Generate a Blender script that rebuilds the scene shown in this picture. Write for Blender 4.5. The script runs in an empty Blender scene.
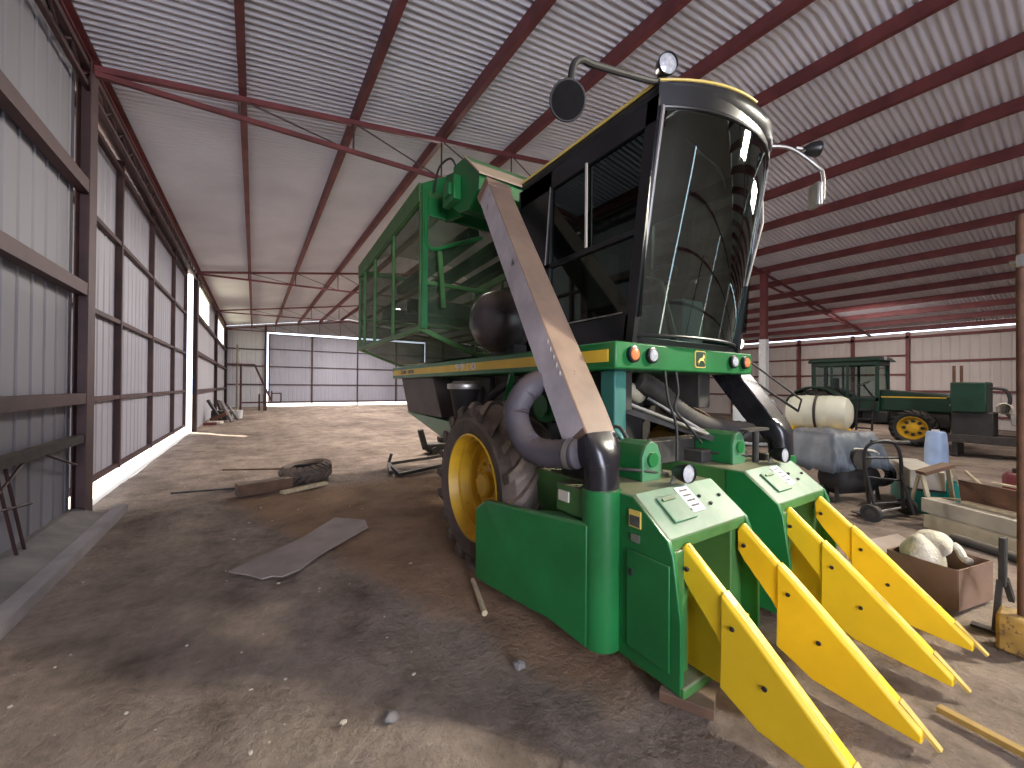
import bpy, bmesh, math, random
from mathutils import Vector, Matrix, noise
random.seed(7)
S = bpy.context.scene
COL = S.collection
V = Vector
PI = math.pi

# ------------------------------------------------------------------ helpers
class MB:
    """collects shapes in world coordinates and links them as one mesh object"""
    def __init__(s):
        s.v = []; s.f = []
    def add(s, vs, fs):
        o = len(s.v); s.v += [V(p) for p in vs]; s.f += [[i + o for i in f] for f in fs]; return s
    def box(s, x0, x1, y0, y1, z0, z1):
        return s.add([(x, y, z) for x in (x0, x1) for y in (y0, y1) for z in (z0, z1)],
                     [(0,1,3,2),(4,6,7,5),(0,4,5,1),(2,3,7,6),(0,2,6,4),(1,5,7,3)])
    def obox(s, c, size, rz=0, rx=0, ry=0):
        M = Matrix.Translation(V(c)) @ Matrix.Rotation(rz, 4, 'Z') @ Matrix.Rotation(ry, 4, 'Y') @ Matrix.Rotation(rx, 4, 'X')
        a, b, d = [q / 2 for q in size]
        return s.add([M @ V((x, y, z)) for x in (-a, a) for y in (-b, b) for z in (-d, d)],
                     [(0,1,3,2),(4,6,7,5),(0,4,5,1),(2,3,7,6),(0,2,6,4),(1,5,7,3)])
    def bar(s, p, q, w, h=None, up=(0, 0, 1)):
        p, q = V(p), V(q); h = h or w; d = (q - p).normalized(); up = V(up)
        if abs(d.dot(up)) > .98: up = V((0, 1, 0))
        x = d.cross(up).normalized(); z = x.cross(d)
        vs = [e + x * a * w / 2 + z * b * h / 2 for e in (p, q) for a, b in ((-1,-1),(1,-1),(1,1),(-1,1))]
        return s.add(vs, [(3,2,1,0),(4,5,6,7),(0,1,5,4),(1,2,6,5),(2,3,7,6),(3,0,4,7)])
    def prism(s, pts, off):
        off = V(off); n = len(pts); a = [V(p) for p in pts]
        return s.add(a + [p + off for p in a], [tuple(range(n))[::-1], tuple(range(n, 2*n))] + [(i, (i+1) % n, n + (i+1) % n, n + i) for i in range(n)])
    def loft(s, rings, closed=True, caps=True):
        n = len(rings[0]); vs = [p for r in rings for p in r]; fs = []
        for k in range(len(rings) - 1):
            for i in range(n if closed else n - 1):
                j = (i + 1) % n
                fs.append((k*n+i, k*n+j, (k+1)*n+j, (k+1)*n+i))
        if caps and closed:
            fs.append(tuple(range(n))[::-1]); fs.append(tuple(range((len(rings)-1)*n, len(rings)*n)))
        return s.add(vs, fs)
    def tube(s, pts, r, n=12, caps=True):
        pts = [V(p) for p in pts]; rs = r if isinstance(r, (list, tuple)) else [r] * len(pts)
        rings = []; prev = None
        for i, p in enumerate(pts):
            t = (pts[min(i+1, len(pts)-1)] - pts[max(i-1, 0)]).normalized()
            if prev is None:
                a = V((0,0,1)) if abs(t.z) < .9 else V((0,1,0))
                x = t.cross(a).normalized()
            else:
                x = (prev - t * prev.dot(t)).normalized()
            prev = x; y = t.cross(x)
            rings.append([p + (x * math.cos(2*PI*k/n) + y * math.sin(2*PI*k/n)) * rs[i] for k in range(n)])
        return s.loft(rings, True, caps)
    def lathe(s, prof, c, axis, n=32, caps=False):
        """prof: list of (radius, distance along axis)"""
        c = V(c); t = V(axis).normalized(); a = V((0,0,1)) if abs(t.z) < .9 else V((0,1,0))
        x = t.cross(a).normalized(); y = t.cross(x)
        return s.loft([[c + t * h + (x * math.cos(2*PI*k/n) + y * math.sin(2*PI*k/n)) * max(r, 1e-4) for k in range(n)] for r, h in prof], True, caps)
    def cyl(s, p, q, r, n=20):
        return s.tube([p, q], r, n)
    def ball(s, c, r, n=14, sq=(1,1,1)):
        prof = []
        m = n // 2
        rings = []
        for i in range(m + 1):
            th = PI * i / m
            rings.append([V(c) + V((math.sin(th)*math.cos(2*PI*k/n)*sq[0], math.sin(th)*math.sin(2*PI*k/n)*sq[1], math.cos(th)*sq[2])) * r for k in range(n)])
        return s.loft(rings, True, False)
    def build(s, name, mat, parent=None, smooth=True, bevel=0, angle=35):
        o0 = V((0,0,0))
        r = parent
        while r is not None:
            o0 = o0 + V(r.location); r = r.parent
        me = bpy.data.meshes.new(name)
        bm = bmesh.new()
        bv = [bm.verts.new(p - o0) for p in s.v]
        for f in s.f:
            try: bm.faces.new([bv[i] for i in f])
            except ValueError: pass
        bmesh.ops.remove_doubles(bm, verts=bm.verts, dist=1e-5)
        bmesh.ops.recalc_face_normals(bm, faces=bm.faces)
        bm.to_mesh(me); bm.free()
        if smooth:
            for p in me.polygons: p.use_smooth = True
            me.set_sharp_from_angle(angle=math.radians(angle))
        me.materials.append(mat)
        o = bpy.data.objects.new(name, me); COL.objects.link(o)
        if parent is not None: o.parent = parent
        if bevel:
            b = o.modifiers.new('edge', 'BEVEL'); b.width = bevel; b.segments = 2; b.limit_method = 'ANGLE'; b.angle_limit = math.radians(40)
        return o

def smooth_path(pts, k=6):
    pts = [V(p) for p in pts]; out = []
    for i in range(len(pts) - 1):
        p0 = pts[max(i-1, 0)]; p1 = pts[i]; p2 = pts[i+1]; p3 = pts[min(i+2, len(pts)-1)]
        for j in range(k):
            t = j / k
            out.append(.5 * ((2*p1) + (p2-p0)*t + (2*p0-5*p1+4*p2-p3)*t*t + (-p0+3*p1-3*p2+p3)*t**3))
    return out + [pts[-1]]

def tag(o, label, cat, group=None, kind=None):
    o['label'] = label; o['category'] = cat
    if group: o['group'] = group
    if kind: o['kind'] = kind
    return o
def thing(name, label, cat, loc, group=None):
    o = bpy.data.objects.new(name, None); COL.objects.link(o); o.location = loc; o.empty_display_size = .2
    return tag(o, label, cat, group)
def struct(o):
    o['kind'] = 'structure'; return o
def copy_tree(o, parent=None):
    c = o.copy(); COL.objects.link(c); c.parent = parent
    for ch in o.children: copy_tree(ch, c)
    return c

# ------------------------------------------------------------------ materials
def nodes(name):
    m = bpy.data.materials.new(name); m.use_nodes = True
    nt = m.node_tree; b = nt.nodes['Principled BSDF']
    return m, nt, b
def L(nt, a, ao, b, bi): nt.links.new(a.outputs[ao], b.inputs[bi])
def noise_node(nt, scale, detail=4, rough=.55, coord='Object', stretch=None):
    tc = nt.nodes.new('ShaderNodeTexCoord'); n = nt.nodes.new('ShaderNodeTexNoise')
    n.inputs['Scale'].default_value = scale; n.inputs['Detail'].default_value = detail; n.inputs['Roughness'].default_value = rough
    if stretch:
        mp = nt.nodes.new('ShaderNodeMapping'); mp.inputs['Scale'].default_value = stretch
        L(nt, tc, coord, mp, 'Vector'); L(nt, mp, 'Vector', n, 'Vector')
    else: L(nt, tc, coord, n, 'Vector')
    return n
def ramp(nt, src, out, stops):
    r = nt.nodes.new('ShaderNodeValToRGB'); e = r.color_ramp.elements
    e[0].position, e[0].color = stops[0][0], (*stops[0][1], 1); e[1].position, e[1].color = stops[-1][0], (*stops[-1][1], 1)
    for p, c in stops[1:-1]:
        x = e.new(p); x.color = (*c, 1)
    L(nt, src, out, r, 'Fac'); return r
def mixc(nt, fac, a, b):
    m = nt.nodes.new('ShaderNodeMix'); m.data_type = 'RGBA'
    L(nt, *fac, m, 0)
    for s, k in ((a, 6), (b, 7)):
        if isinstance(s[0], float): m.inputs[k].default_value = (*s, 1)
        else: L(nt, *s, m, k)
    return m
def paint(name, col, rough=.45, var=.25, scale=3., dust=None, dustamt=.7, metal=0., bump=0., worn=None, wornat=.62, stretch=None, coat=0.):
    """paint / metal / rubber with mottling, settled dust on upward faces and worn patches"""
    m, nt, b = nodes(name)
    n = noise_node(nt, scale, 5, stretch=stretch)
    lo = tuple(c * (1 - var) for c in col); hi = tuple(min(1, c * (1 + var)) for c in col)
    c = ramp(nt, n, 'Fac', [(.3, lo), (.7, hi)]); out = (c, 'Color')
    if worn:
        n2 = noise_node(nt, scale * 3.1, 8, .65)
        r2 = ramp(nt, n2, 'Fac', [(wornat, (0,0,0)), (wornat + .05, (1,1,1))])
        out = (mixc(nt, (r2, 'Color'), out, worn), 2)
    if dust:
        g = nt.nodes.new('ShaderNodeNewGeometry'); sx = nt.nodes.new('ShaderNodeSeparateXYZ'); L(nt, g, 'Normal', sx, 'Vector')
        mr = nt.nodes.new('ShaderNodeMapRange'); mr.inputs[1].default_value = .25; mr.inputs[2].default_value = .95; mr.inputs[4].default_value = dustamt
        L(nt, sx, 'Z', mr, 0)
        n3 = noise_node(nt, 7., 5); mu = nt.nodes.new('ShaderNodeMath'); mu.operation = 'MULTIPLY'
        r3 = ramp(nt, n3, 'Fac', [(.25, (.5,.5,.5)), (.6, (1,1,1))])
        L(nt, mr, 0, mu, 0); L(nt, r3, 'Color', mu, 1)
        out = (mixc(nt, (mu, 0), out, dust), 2)
    L(nt, *out, b, 'Base Color')
    b.inputs['Roughness'].default_value = rough; b.inputs['Metallic'].default_value = metal
    if coat: b.inputs['Coat Weight'].default_value = coat; b.inputs['Coat Roughness'].default_value = .2
    if bump:
        n4 = noise_node(nt, scale * 6, 6); bp = nt.nodes.new('ShaderNodeBump'); bp.inputs['Strength'].default_value = bump; bp.inputs['Distance'].default_value = .02
        L(nt, n4, 'Fac', bp, 'Height'); L(nt, bp, 'Normal', b, 'Normal')
    return m
DUST = (.30, .24, .17)
GREEN = paint('green_paint', (.013, .155, .038), .36, .22, 2.2, DUST, .25, coat=.08)
GREEN_D = paint('dusty_green_paint', (.055, .165, .04), .5, .3, 3., DUST, .8)
GREEN_P = paint('pale_dusty_green_paint', (.07, .22, .1), .42, .2, 3., (.36, .36, .28), .65)
TEAL = paint('blue_green_paint', (.04, .17, .14), .5, .2, 3.)
TEALB = paint('teal_plastic', (.0, .22, .17), .4, .2, 4.)
DKGREEN = paint('dark_green_paint', (.009, .040, .024), .4, .25, 2., DUST, .3)
YELLOW = paint('yellow_paint', (.92, .60, .02), .42, .07, 2., worn=(.30, .2, .06), wornat=.74)
YRIM = paint('yellow_rim_paint', (.62, .36, .02), .45, .18, 4., worn=(.2, .11, .04), wornat=.68)
YWORN = paint('worn_ridge', (.60, .42, .11), .55, .3, 9.)
BLACK = paint('black_paint', (.012, .012, .013), .32, .3, 3.)
BLACKM = paint('matt_black', (.02, .018, .017), .65, .3, 4., DUST, .25)
SOOT = paint('dark_dusty_metal', (.035, .03, .026), .7, .45, 6., DUST, .35)
PLASTIC = paint('black_plastic_pipe', (.014, .013, .016), .24, .3, 5., DUST, .2)
DUCT = paint('dusty_duct', (.25, .16, .11), .55, .3, 3., (.42, .31, .22), .5, worn=(.03, .028, .03), wornat=.67)
DUCTS = paint('scuffed_duct_side', (.55, .50, .52), .4, .45, 1.6, worn=(.05, .04, .045), wornat=.63)
HOSE = paint('dusty_rubber_hose', (.075, .065, .075), .6, .35, 3., (.26, .19, .13), .5)
RUBBER = paint('dusty_tyre_rubber', (.095, .07, .055), .75, .4, 5., (.30, .21, .14), .75, bump=.3)
RUBBERD = paint('dark_tyre_rubber', (.02, .02, .02), .8, .3, 5., DUST, .3)
BLACKX = paint('dull_black', (.012, .011, .011), .9, .3, 8.); BLACKX.node_tree.nodes['Principled BSDF'].inputs['Specular IOR Level'].default_value = .15
CHROME = paint('bright_trim', (.7, .7, .72), .25, .1, 3., metal=1.)
STEEL = paint('bare_steel', (.45, .43, .4), .4, .25, 6., metal=.9)
OXIDE = paint('red_oxide_steel', (.15, .036, .038), .6, .3, 2.5)
OXIDED = paint('dark_oxide_steel', (.06, .025, .024), .6, .35, 2.5)
RUST = paint('rusted_steel', (.12, .055, .03), .8, .4, 6., DUST, .3)
WALLM = paint('grey_wall_sheet', (.46, .45, .475), .55, .1, .8, stretch=(1, 1, .25))
WALLR = paint('pale_warm_wall_sheet', (.56, .50, .47), .55, .1, .8, stretch=(1, 1, .25))
DOORM = paint('blue_grey_door_sheet', (.36, .355, .41), .5, .1, .8, stretch=(1, 1, .25))
ROOFM = paint('galvanised_roof_sheet', (.64, .635, .69), .5, .12, .5)
CONC = paint('dusty_concrete', (.20, .18, .17), .85, .3, 3.)
WOODP = paint('pale_wood', (.5, .4, .25), .7, .25, 5., stretch=(6, 1, 6))
WOODW = paint('whitewashed_board', (.40, .34, .23), .7, .2, 4.)
WOODY = paint('yellowish_wood', (.42, .27, .07), .7, .3, 5.)
WOODB = paint('brown_wood', (.13, .07, .04), .75, .35, 5., DUST, .4)
CARD = paint('brown_cardboard', (.20, .12, .08), .85, .2, 3.)
CARDG = paint('dusty_cardboard_sheet', (.31, .25, .22), .9, .2, 2.5, bump=.2)
CREAM = paint('cream_sheet_metal', (.62, .57, .47), .5, .15, 4., worn=(.3, .25, .18), wornat=.7)
TANKW = paint('white_poly_tank', (.72, .72, .56), .4, .08, 2.)
TANKB = paint('bluish_white_tank', (.62, .68, .7), .4, .08, 2.)
TARP = paint('blue_grey_tarpaulin', (.10, .12, .145), .5, .35, 4., (.22, .21, .20), .5)
LINT = paint('raw_cotton_lint', (.72, .66, .52), .95, .2, 9., bump=.6)
PALEBLUE = paint('pale_blue_plastic', (.42, .55, .75), .4, .15, 4.)
RED = paint('faded_red_plastic', (.18, .03, .03), .5, .3, 5.)
ORANGE = paint('amber_lens', (.75, .22, .08), .25, .15, 20.)
LENS = paint('clear_lamp_lens', (.7, .72, .75), .12, .25, 45., metal=.4)
DECALW = paint('white_decal', (.75, .76, .74), .5, .1, 12.)
DECALY = paint('yellow_decal', (.75, .55, .12), .5, .1, 12.)
DECALK = paint('dark_decal', (.09, .08, .07), .5, .3, 25.)
STRIPE = paint('yellow_stripe', (.85, .55, .05), .45, .12, 3., worn=(.5, .36, .12), wornat=.66)
SEATM = paint('brown_seat', (.06, .04, .03), .7, .3, 5.)
EMBY = paint('emblem_yellow', (.8, .6, .15), .45, .05, 5.)
OUTM = paint('outside_ground', (.58, .52, .45), .9, .15, .3)

def glass(name, tint, refl=.09):
    m = bpy.data.materials.new(name); m.use_nodes = True; nt = m.node_tree; nt.nodes.clear()
    o = nt.nodes.new('ShaderNodeOutputMaterial'); mx = nt.nodes.new('ShaderNodeMixShader')
    t = nt.nodes.new('ShaderNodeBsdfTransparent'); t.inputs[0].default_value = (*tint, 1)
    g = nt.nodes.new('ShaderNodeBsdfGlossy'); g.inputs['Roughness'].default_value = .02; g.inputs[0].default_value = (.82, 1, .95, 1)
    ge = nt.nodes.new('ShaderNodeNewGeometry'); dt = nt.nodes.new('ShaderNodeVectorMath'); dt.operation = 'DOT_PRODUCT'
    L(nt, ge, 'Incoming', dt, 0); L(nt, ge, 'Normal', dt, 1)
    ab = nt.nodes.new('ShaderNodeMath'); ab.operation = 'ABSOLUTE'; L(nt, dt, 'Value', ab, 0)
    iv = nt.nodes.new('ShaderNodeMath'); iv.operation = 'SUBTRACT'; iv.inputs[0].default_value = 1.; L(nt, ab, 0, iv, 1)
    pw = nt.nodes.new('ShaderNodeMath'); pw.operation = 'POWER'; pw.inputs[1].default_value = 5.; L(nt, iv, 0, pw, 0)
    a = nt.nodes.new('ShaderNodeMath'); a.operation = 'MULTIPLY_ADD'; a.inputs[1].default_value = .9; a.inputs[2].default_value = refl
    L(nt, pw, 0, a, 0); L(nt, a, 0, mx, 0); L(nt, t, 0, mx, 1); L(nt, g, 0, mx, 2); L(nt, mx, 0, o, 0)
    return m
GLASS = glass('windshield_glass', (.36, .50, .45), .19)
GLASSD = glass('tinted_side_glass', (.10, .12, .115), .06)
GLASST = glass('tractor_glass', (.55, .62, .6), .06)

def screen(name, col, hole):
    m = bpy.data.materials.new(name); m.use_nodes = True; nt = m.node_tree
    b = nt.nodes['Principled BSDF']; out = nt.nodes['Material Output']; b.inputs['Base Color'].default_value = (*col, 1); b.inputs['Roughness'].default_value = .6
    n = noise_node(nt, 1.7, 3); r = ramp(nt, n, 'Fac', [(.3, (hole - .08,) * 3), (.7, (hole + .08,) * 3)])
    t = nt.nodes.new('ShaderNodeBsdfTransparent'); mx = nt.nodes.new('ShaderNodeMixShader')
    L(nt, r, 'Color', mx, 0); L(nt, b, 0, mx, 1); L(nt, t, 0, mx, 2); L(nt, mx, 0, out, 0)
    return m
SCREEN = screen('perforated_green_screen', (.03, .075, .025), .40)

def fibreglass():
    m = bpy.data.materials.new('translucent_panel'); m.use_nodes = True; nt = m.node_tree; nt.nodes.clear()
    o = nt.nodes.new('ShaderNodeOutputMaterial'); mx = nt.nodes.new('ShaderNodeMixShader'); mx.inputs[0].default_value = .8
    d = nt.nodes.new('ShaderNodeBsdfDiffuse'); d.inputs[0].default_value = (.8, .75, .55, 1)
    t = nt.nodes.new('ShaderNodeBsdfTranslucent'); t.inputs[0].default_value = (.95, .9, .62, 1)
    L(nt, d, 0, mx, 1); L(nt, t, 0, mx, 2); L(nt, mx, 0, o, 0); return m
FIBRE = fibreglass()
def emit(name, col, s):
    m = bpy.data.materials.new(name); m.use_nodes = True; b = m.node_tree.nodes['Principled BSDF']
    b.inputs['Base Color'].default_value = (*col, 1); b.inputs['Emission Color'].default_value = (*col, 1); b.inputs['Emission Strength'].default_value = s
    return m
LIT = emit('lit_lamp', (1, .93, .82), 14.)

def dirt_floor():
    m, nt, b = nodes('packed_dirt')
    n1 = noise_node(nt, .35, 6, .6); n2 = noise_node(nt, 2.2, 8, .65); n3 = noise_node(nt, 14., 6, .7)
    n5 = noise_node(nt, 1.0, 6, .6, stretch=(1.6, .35, 1))
    c1 = ramp(nt, n1, 'Fac', [(.30, (.20, .155, .13)), (.5, (.31, .245, .20)), (.72, (.39, .315, .25))])
    c2 = ramp(nt, n2, 'Fac', [(.3, (.55, .52, .5)), (.5, (.95, .95, .95)), (.72, (1.2, 1.18, 1.12))])
    c3 = ramp(nt, n3, 'Fac', [(.3, (.8, .8, .8)), (.65, (1.1, 1.1, 1.1))])
    c5 = ramp(nt, n5, 'Fac', [(.35, (.75, .74, .72)), (.6, (1.05, 1.05, 1.05))])
    def mul(a, ao, c, co):
        k = nt.nodes.new('ShaderNodeMix'); k.data_type = 'RGBA'; k.blend_type = 'MULTIPLY'; k.inputs[0].default_value = 1.
        L(nt, a, ao, k, 6); L(nt, c, co, k, 7); return k
    o = mul(c1, 'Color', c2, 'Color'); o = mul(o, 2, c3, 'Color'); o = mul(o, 2, c5, 'Color')
    # brown shade around the machine painted into the floor colour, with a ragged rim
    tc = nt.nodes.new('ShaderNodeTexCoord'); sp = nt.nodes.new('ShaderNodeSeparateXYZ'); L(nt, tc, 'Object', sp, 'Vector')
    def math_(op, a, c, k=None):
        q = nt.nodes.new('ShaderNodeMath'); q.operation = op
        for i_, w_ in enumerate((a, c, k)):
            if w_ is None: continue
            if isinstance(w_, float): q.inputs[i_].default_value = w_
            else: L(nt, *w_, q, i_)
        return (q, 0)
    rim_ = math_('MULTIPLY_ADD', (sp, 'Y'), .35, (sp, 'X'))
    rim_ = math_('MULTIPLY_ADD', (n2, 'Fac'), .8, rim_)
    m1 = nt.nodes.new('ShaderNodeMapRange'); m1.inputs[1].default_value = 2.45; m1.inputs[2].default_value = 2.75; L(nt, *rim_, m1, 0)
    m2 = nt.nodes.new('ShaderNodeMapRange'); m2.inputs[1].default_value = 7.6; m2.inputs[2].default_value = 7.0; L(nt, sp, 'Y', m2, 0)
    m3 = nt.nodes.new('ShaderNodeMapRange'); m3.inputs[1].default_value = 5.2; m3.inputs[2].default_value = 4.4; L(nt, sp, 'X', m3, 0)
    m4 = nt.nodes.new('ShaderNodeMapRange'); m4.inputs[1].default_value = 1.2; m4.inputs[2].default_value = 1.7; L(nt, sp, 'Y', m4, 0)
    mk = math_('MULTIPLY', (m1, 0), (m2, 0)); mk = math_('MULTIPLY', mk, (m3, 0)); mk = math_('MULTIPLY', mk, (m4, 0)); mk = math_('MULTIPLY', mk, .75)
    brown_shade = ramp(nt, n2, 'Fac', [(.3, (.20, .115, .06)), (.7, (.34, .20, .11))])
    o = mixc(nt, mk, (o, 2), (brown_shade, 'Color'))
    L(nt, o, 2, b, 'Base Color'); b.inputs['Roughness'].default_value = .95; b.inputs['Specular IOR Level'].default_value = .15
    ad = nt.nodes.new('ShaderNodeMath'); ad.operation = 'MULTIPLY_ADD'; ad.inputs[1].default_value = .5
    L(nt, n3, 'Fac', ad, 0); L(nt, n2, 'Fac', ad, 2)
    bp = nt.nodes.new('ShaderNodeBump'); bp.inputs['Strength'].default_value = .8; bp.inputs['Distance'].default_value = .08
    L(nt, ad, 0, bp, 'Height'); L(nt, bp, 'Normal', b, 'Normal')
    return m
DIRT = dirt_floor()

# ------------------------------------------------------------------ the shed
XL, XC, XR, XRIDGE = -1.88, 15.7, 27.2, 6.94
Y0, Y1 = -7.0, 37.0
def roof_z(x, y=7.1):
    z = 5.72 + .153 * (x - XL) if x < XRIDGE else 7.07 - .124 * (x - XRIDGE)
    return z + .008 * (y - 7.1)

# floor: finely uneven near the machine, plain further away
def build_floor():
    xs = [-1.88 + i * .11 for i in range(110)]
    xs = [-1.88] + [x for x in xs if x > -1.8] + [12 + i * .8 for i in range(20)]
    xs = sorted(set(round(x, 3) for x in xs if x < 27.2)) + [27.2]
    ys = [-7.0, -4, -2] + [-1 + i * .11 for i in range(120)] + [12.5 + i * .6 for i in range(41)] + [37.0]
    mb = MB(); vs = []
    for y in ys:
        for x in xs:
            h = .030 * noise.noise(V((x * .9, y * .7, 0))) + .014 * noise.noise(V((x * 2.7, y * 2.2, 3))) + .008 * noise.noise(V((x * 7, y * 7, 9)))
            # two shallow wheel ruts run lengthwise past the machine
            for rx in (.25, .95):
                d = (x - rx - .1 * math.sin(y * .7)) / .12
                if -1 < y < 8: h -= .018 * math.exp(-d * d) * (1 + .6 * noise.noise(V((x * 6, y * 5, 1))))
            h += .07 * math.exp(-((x + .75) / .45) ** 2 - ((y - 6.7) / .5) ** 2) * (1 + .5 * noise.noise(V((x * 5, y * 5, 2))))
            vs.append((x, y, h - .012))
    n = len(xs)
    fs = [(j*n+i, j*n+i+1, (j+1)*n+i+1, (j+1)*n+i) for j in range(len(ys)-1) for i in range(n-1)]
    mb.add(vs, fs)
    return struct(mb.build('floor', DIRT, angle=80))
build_floor()
g = MB().box(-60, XL - .02, -60, 90, -.3, -.03).box(XR + .02, 60, -60, 90, -.3, -.03).box(XL - .02, XR + .02, Y1 + .02, 90, -.3, -.03).box(XL - .02, XR + .02, -60, Y0 - .02, -.3, -.03)
struct(g.build('ground', OUTM, smooth=False))

# corrugated roof, both slopes
def build_roof():
    mb = MB(); per = .112; amp = .019; k = 6
    n = int((Y1 + .4 - Y0) / per * k)
    cols = [XL - .25, XRIDGE, XC, XR + .3]
    vs = []
    for i in range(n + 1):
        y = Y0 - .2 + i * per / k
        dz = amp * math.sin(2 * PI * i / k)
        for x in cols: vs.append((x, y, roof_z(x, y) + .24 + dz))
    c = len(cols)
    mb.add(vs, [(j*c+i, j*c+i+1, (j+1)*c+i+1, (j+1)*c+i) for j in range(n) for i in range(c-1)])
    return struct(mb.build('ceiling', ROOFM, angle=80))
build_roof()

# purlins run lengthwise under the sheets: one object each
for i in range(0, 19):
    x = XL + .06 + i * 1.6
    if x > XR - .1: x = XR - .15
    za, zb = roof_z(x, Y0), roof_z(x, Y1)
    m = MB()
    m.bar((x, Y0 + .1, za + .115), (x, Y1 - .1, zb + .115), .018, .215)
    m.bar((x + .04, Y0 + .1, za + .215), (x + .04, Y1 - .1, zb + .215), .085, .018)
    m.bar((x + .04, Y0 + .1, za + .012), (x + .04, Y1 - .1, zb + .012), .085, .018)
    struct(m.build('roof_beam', OXIDE, smooth=False))

# trusses
def truss(y):
    m = MB()
    top = lambda x: (x, y, roof_z(x, y) - .04)
    zl = roof_z(XL, y) - .08
    low = lambda x: (x, y, max(zl + .012 * (x - XL), 0)) if x < XRIDGE else (x, y, zl + .012 * (XRIDGE - XL) + .022 * (x - XRIDGE))
    m.bar(top(XL), top(XRIDGE), .07, .075); m.bar(top(XRIDGE), top(XC), .07, .075)
    m.bar(low(XL), low(XRIDGE), .06, .065); m.bar(low(XRIDGE), low(XC), .06, .065)
    struct(m.build('roof_truss_beam', OXIDE, smooth=False))
    w = MB()
    xs = [XL + .06 + i * 1.6 for i in range(12)]
    for a, b in zip(xs[1:-1], xs[2:]):
        w.cyl(low(a), top(a), .016, 6)
        if a < XRIDGE: w.cyl(top(a), low(b), .013, 6)
        else: w.cyl(low(a), top(b), .013, 6)
    struct(w.build('roof_web_beam', OXIDED, smooth=False))
    r = MB()
    topR = lambda x: (x, y, roof_z(x, y) - .04)
    lowR = lambda x: (x, y, roof_z(x, y) - .42 + .36 * (x - XC) / (XR - XC))
    r.bar(topR(XC), topR(XR), .07, .075); r.bar(lowR(XC), lowR(XR), .06, .065)
    k = 9
    for i in range(k):
        x = XC + (XR - XC) * i / k; x2 = XC + (XR - XC) * (i + 1) / k
        r.cyl(lowR(x), topR(x2), .012, 6)
    struct(r.build('aisle_truss_beam', OXIDE, smooth=False))
FR = [-2.6, 7.1, 18.3, 27.6, 36.6]
for y in FR: truss(y)

# columns: left wall and between the main span and the side aisle
for y in FR:
    t = roof_z(XL, y)
    m = MB().box(XL + .02, XL + .15, y - .006, y + .006, -.1, t).box(XL + .02, XL + .032, y - .13, y + .13, -.1, t).box(XL + .14, XL + .152, y - .13, y + .13, -.1, t)
    struct(m.build('wall_column', OXIDED, smooth=False))
    t = roof_z(XC, y)
    m = MB().box(XC - .1, XC + .1, y - .1, y + .1, 1.9, t + .02).box(XC - .16, XC + .16, y - .16, y + .16, t - .06, t - .02)
    c = struct(m.build('aisle_column', OXIDE, smooth=False))
    w = MB().box(XC - .12, XC + .12, y - .12, y + .12, -.05, 3.5)
    w.build('white_painted_base', DECALW, c, smooth=False)
for y in (-2.0, 2.2, 5.65, 7.8, 10.3, 14.2, 18.3, 22, 27, 32, 36.8):
    t = roof_z(XR, y)
    struct(MB().box(XR - .2, XR - .04, y - .07, y + .07, -.05, t).build('wall_column', OXIDE, smooth=False))

# sheeting with vertical ribs.  axis: direction the wall runs in
def sheet(name, mat, run, a0, a1, fixed, z0, z1, out, holes=(), rib=.3):
    mb = MB(); amp = .013
    zs0, zs1 = (z0 if callable(z0) else (lambda a: z0)), (z1 if callable(z1) else (lambda a: z1))
    prof = [(0, 0), (.36, 0), (.44, 1), (.56, 1), (.64, 0), (1, 0)]
    cuts = sorted({a0, a1} | {h[0] for h in holes} | {h[1] for h in holes})
    for c0, c1 in zip(cuts[:-1], cuts[1:]):
        pts = []
        n = max(1, round((c1 - c0) / rib)); w = (c1 - c0) / n
        for i in range(n):
            for u, h in prof: pts.append((c0 + (i + u) * w, h * amp * out))
        rows = [(zs0, zs1)]
        for h in holes:
            if h[0] <= c0 + 1e-6 and h[1] >= c1 - 1e-6:
                rows = [(zs0, lambda a, hh=h: hh[2]), (lambda a, hh=h: hh[3], zs1)]
        for lo, hi in rows:
            P = lambda a, d, z: (fixed + d, a, z) if run == 'y' else (a, fixed + d, z)
            ring0 = [P(a, d, lo(a)) for a, d in pts]; ring1 = [P(a, d, hi(a)) for a, d in pts]
            th = .004 * out
            mb.loft([ring0, ring1], closed=False)
    return mb.build(name, mat, smooth=False)
ztop = lambda y: roof_z(XL, y) + .25
W1 = (20.3, 24.3, 4.45, 5.66); W2 = (28.2, 35.2, 4.5, 5.75)
struct(sheet('wall_left_front', paint('darker_grey_wall_sheet', (.235, .23, .26), .6, .12, .8, stretch=(1, 1, .25)), 'y', Y0, 7.0, XL, -.1, ztop, -1))  # sheet colour darkened to offset the strong light on this part
struct(sheet('wall_left_back', WALLM, 'y', 18.35, Y1, XL, -.1, ztop, -1, [W1, W2]))
for i, w in enumerate((W1, W2)):
    o = struct(sheet('window_%d' % (i + 1), FIBRE, 'y', w[0], w[1], XL - .005, w[2], w[3], -1))
    o['label'] = 'translucent yellowish strip panel'
# sliding door of the left wall, hung a little outside, with gaps below and at its end
d1 = struct(sheet('door_1', DOORM, 'y', 7.15, 17.92, XL - .2, .21, lambda y: roof_z(XL, y) - .02, -1))
for y in (7.9, 9.75, 12.4, 15.4, 17.86):
    MB().box(XL - .20, XL - .11, y - .04, y + .04, .21, roof_z(XL, y) - .05).build('door_stile', OXIDED, d1, smooth=False)
for z in (.26, 1.47, 2.8, 4.2, 5.5):
    MB().bar((XL - .155, 7.2, z), (XL - .155, 17.9, z), .07, .07).build('door_rail', OXIDED, d1, smooth=False)
struct(MB().box(XL - .3, XL + .0, 6.9, 18.5, roof_z(XL, 12) - .02, roof_z(XL, 12) + .24).build('door_trim', OXIDED, smooth=False))
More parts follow.
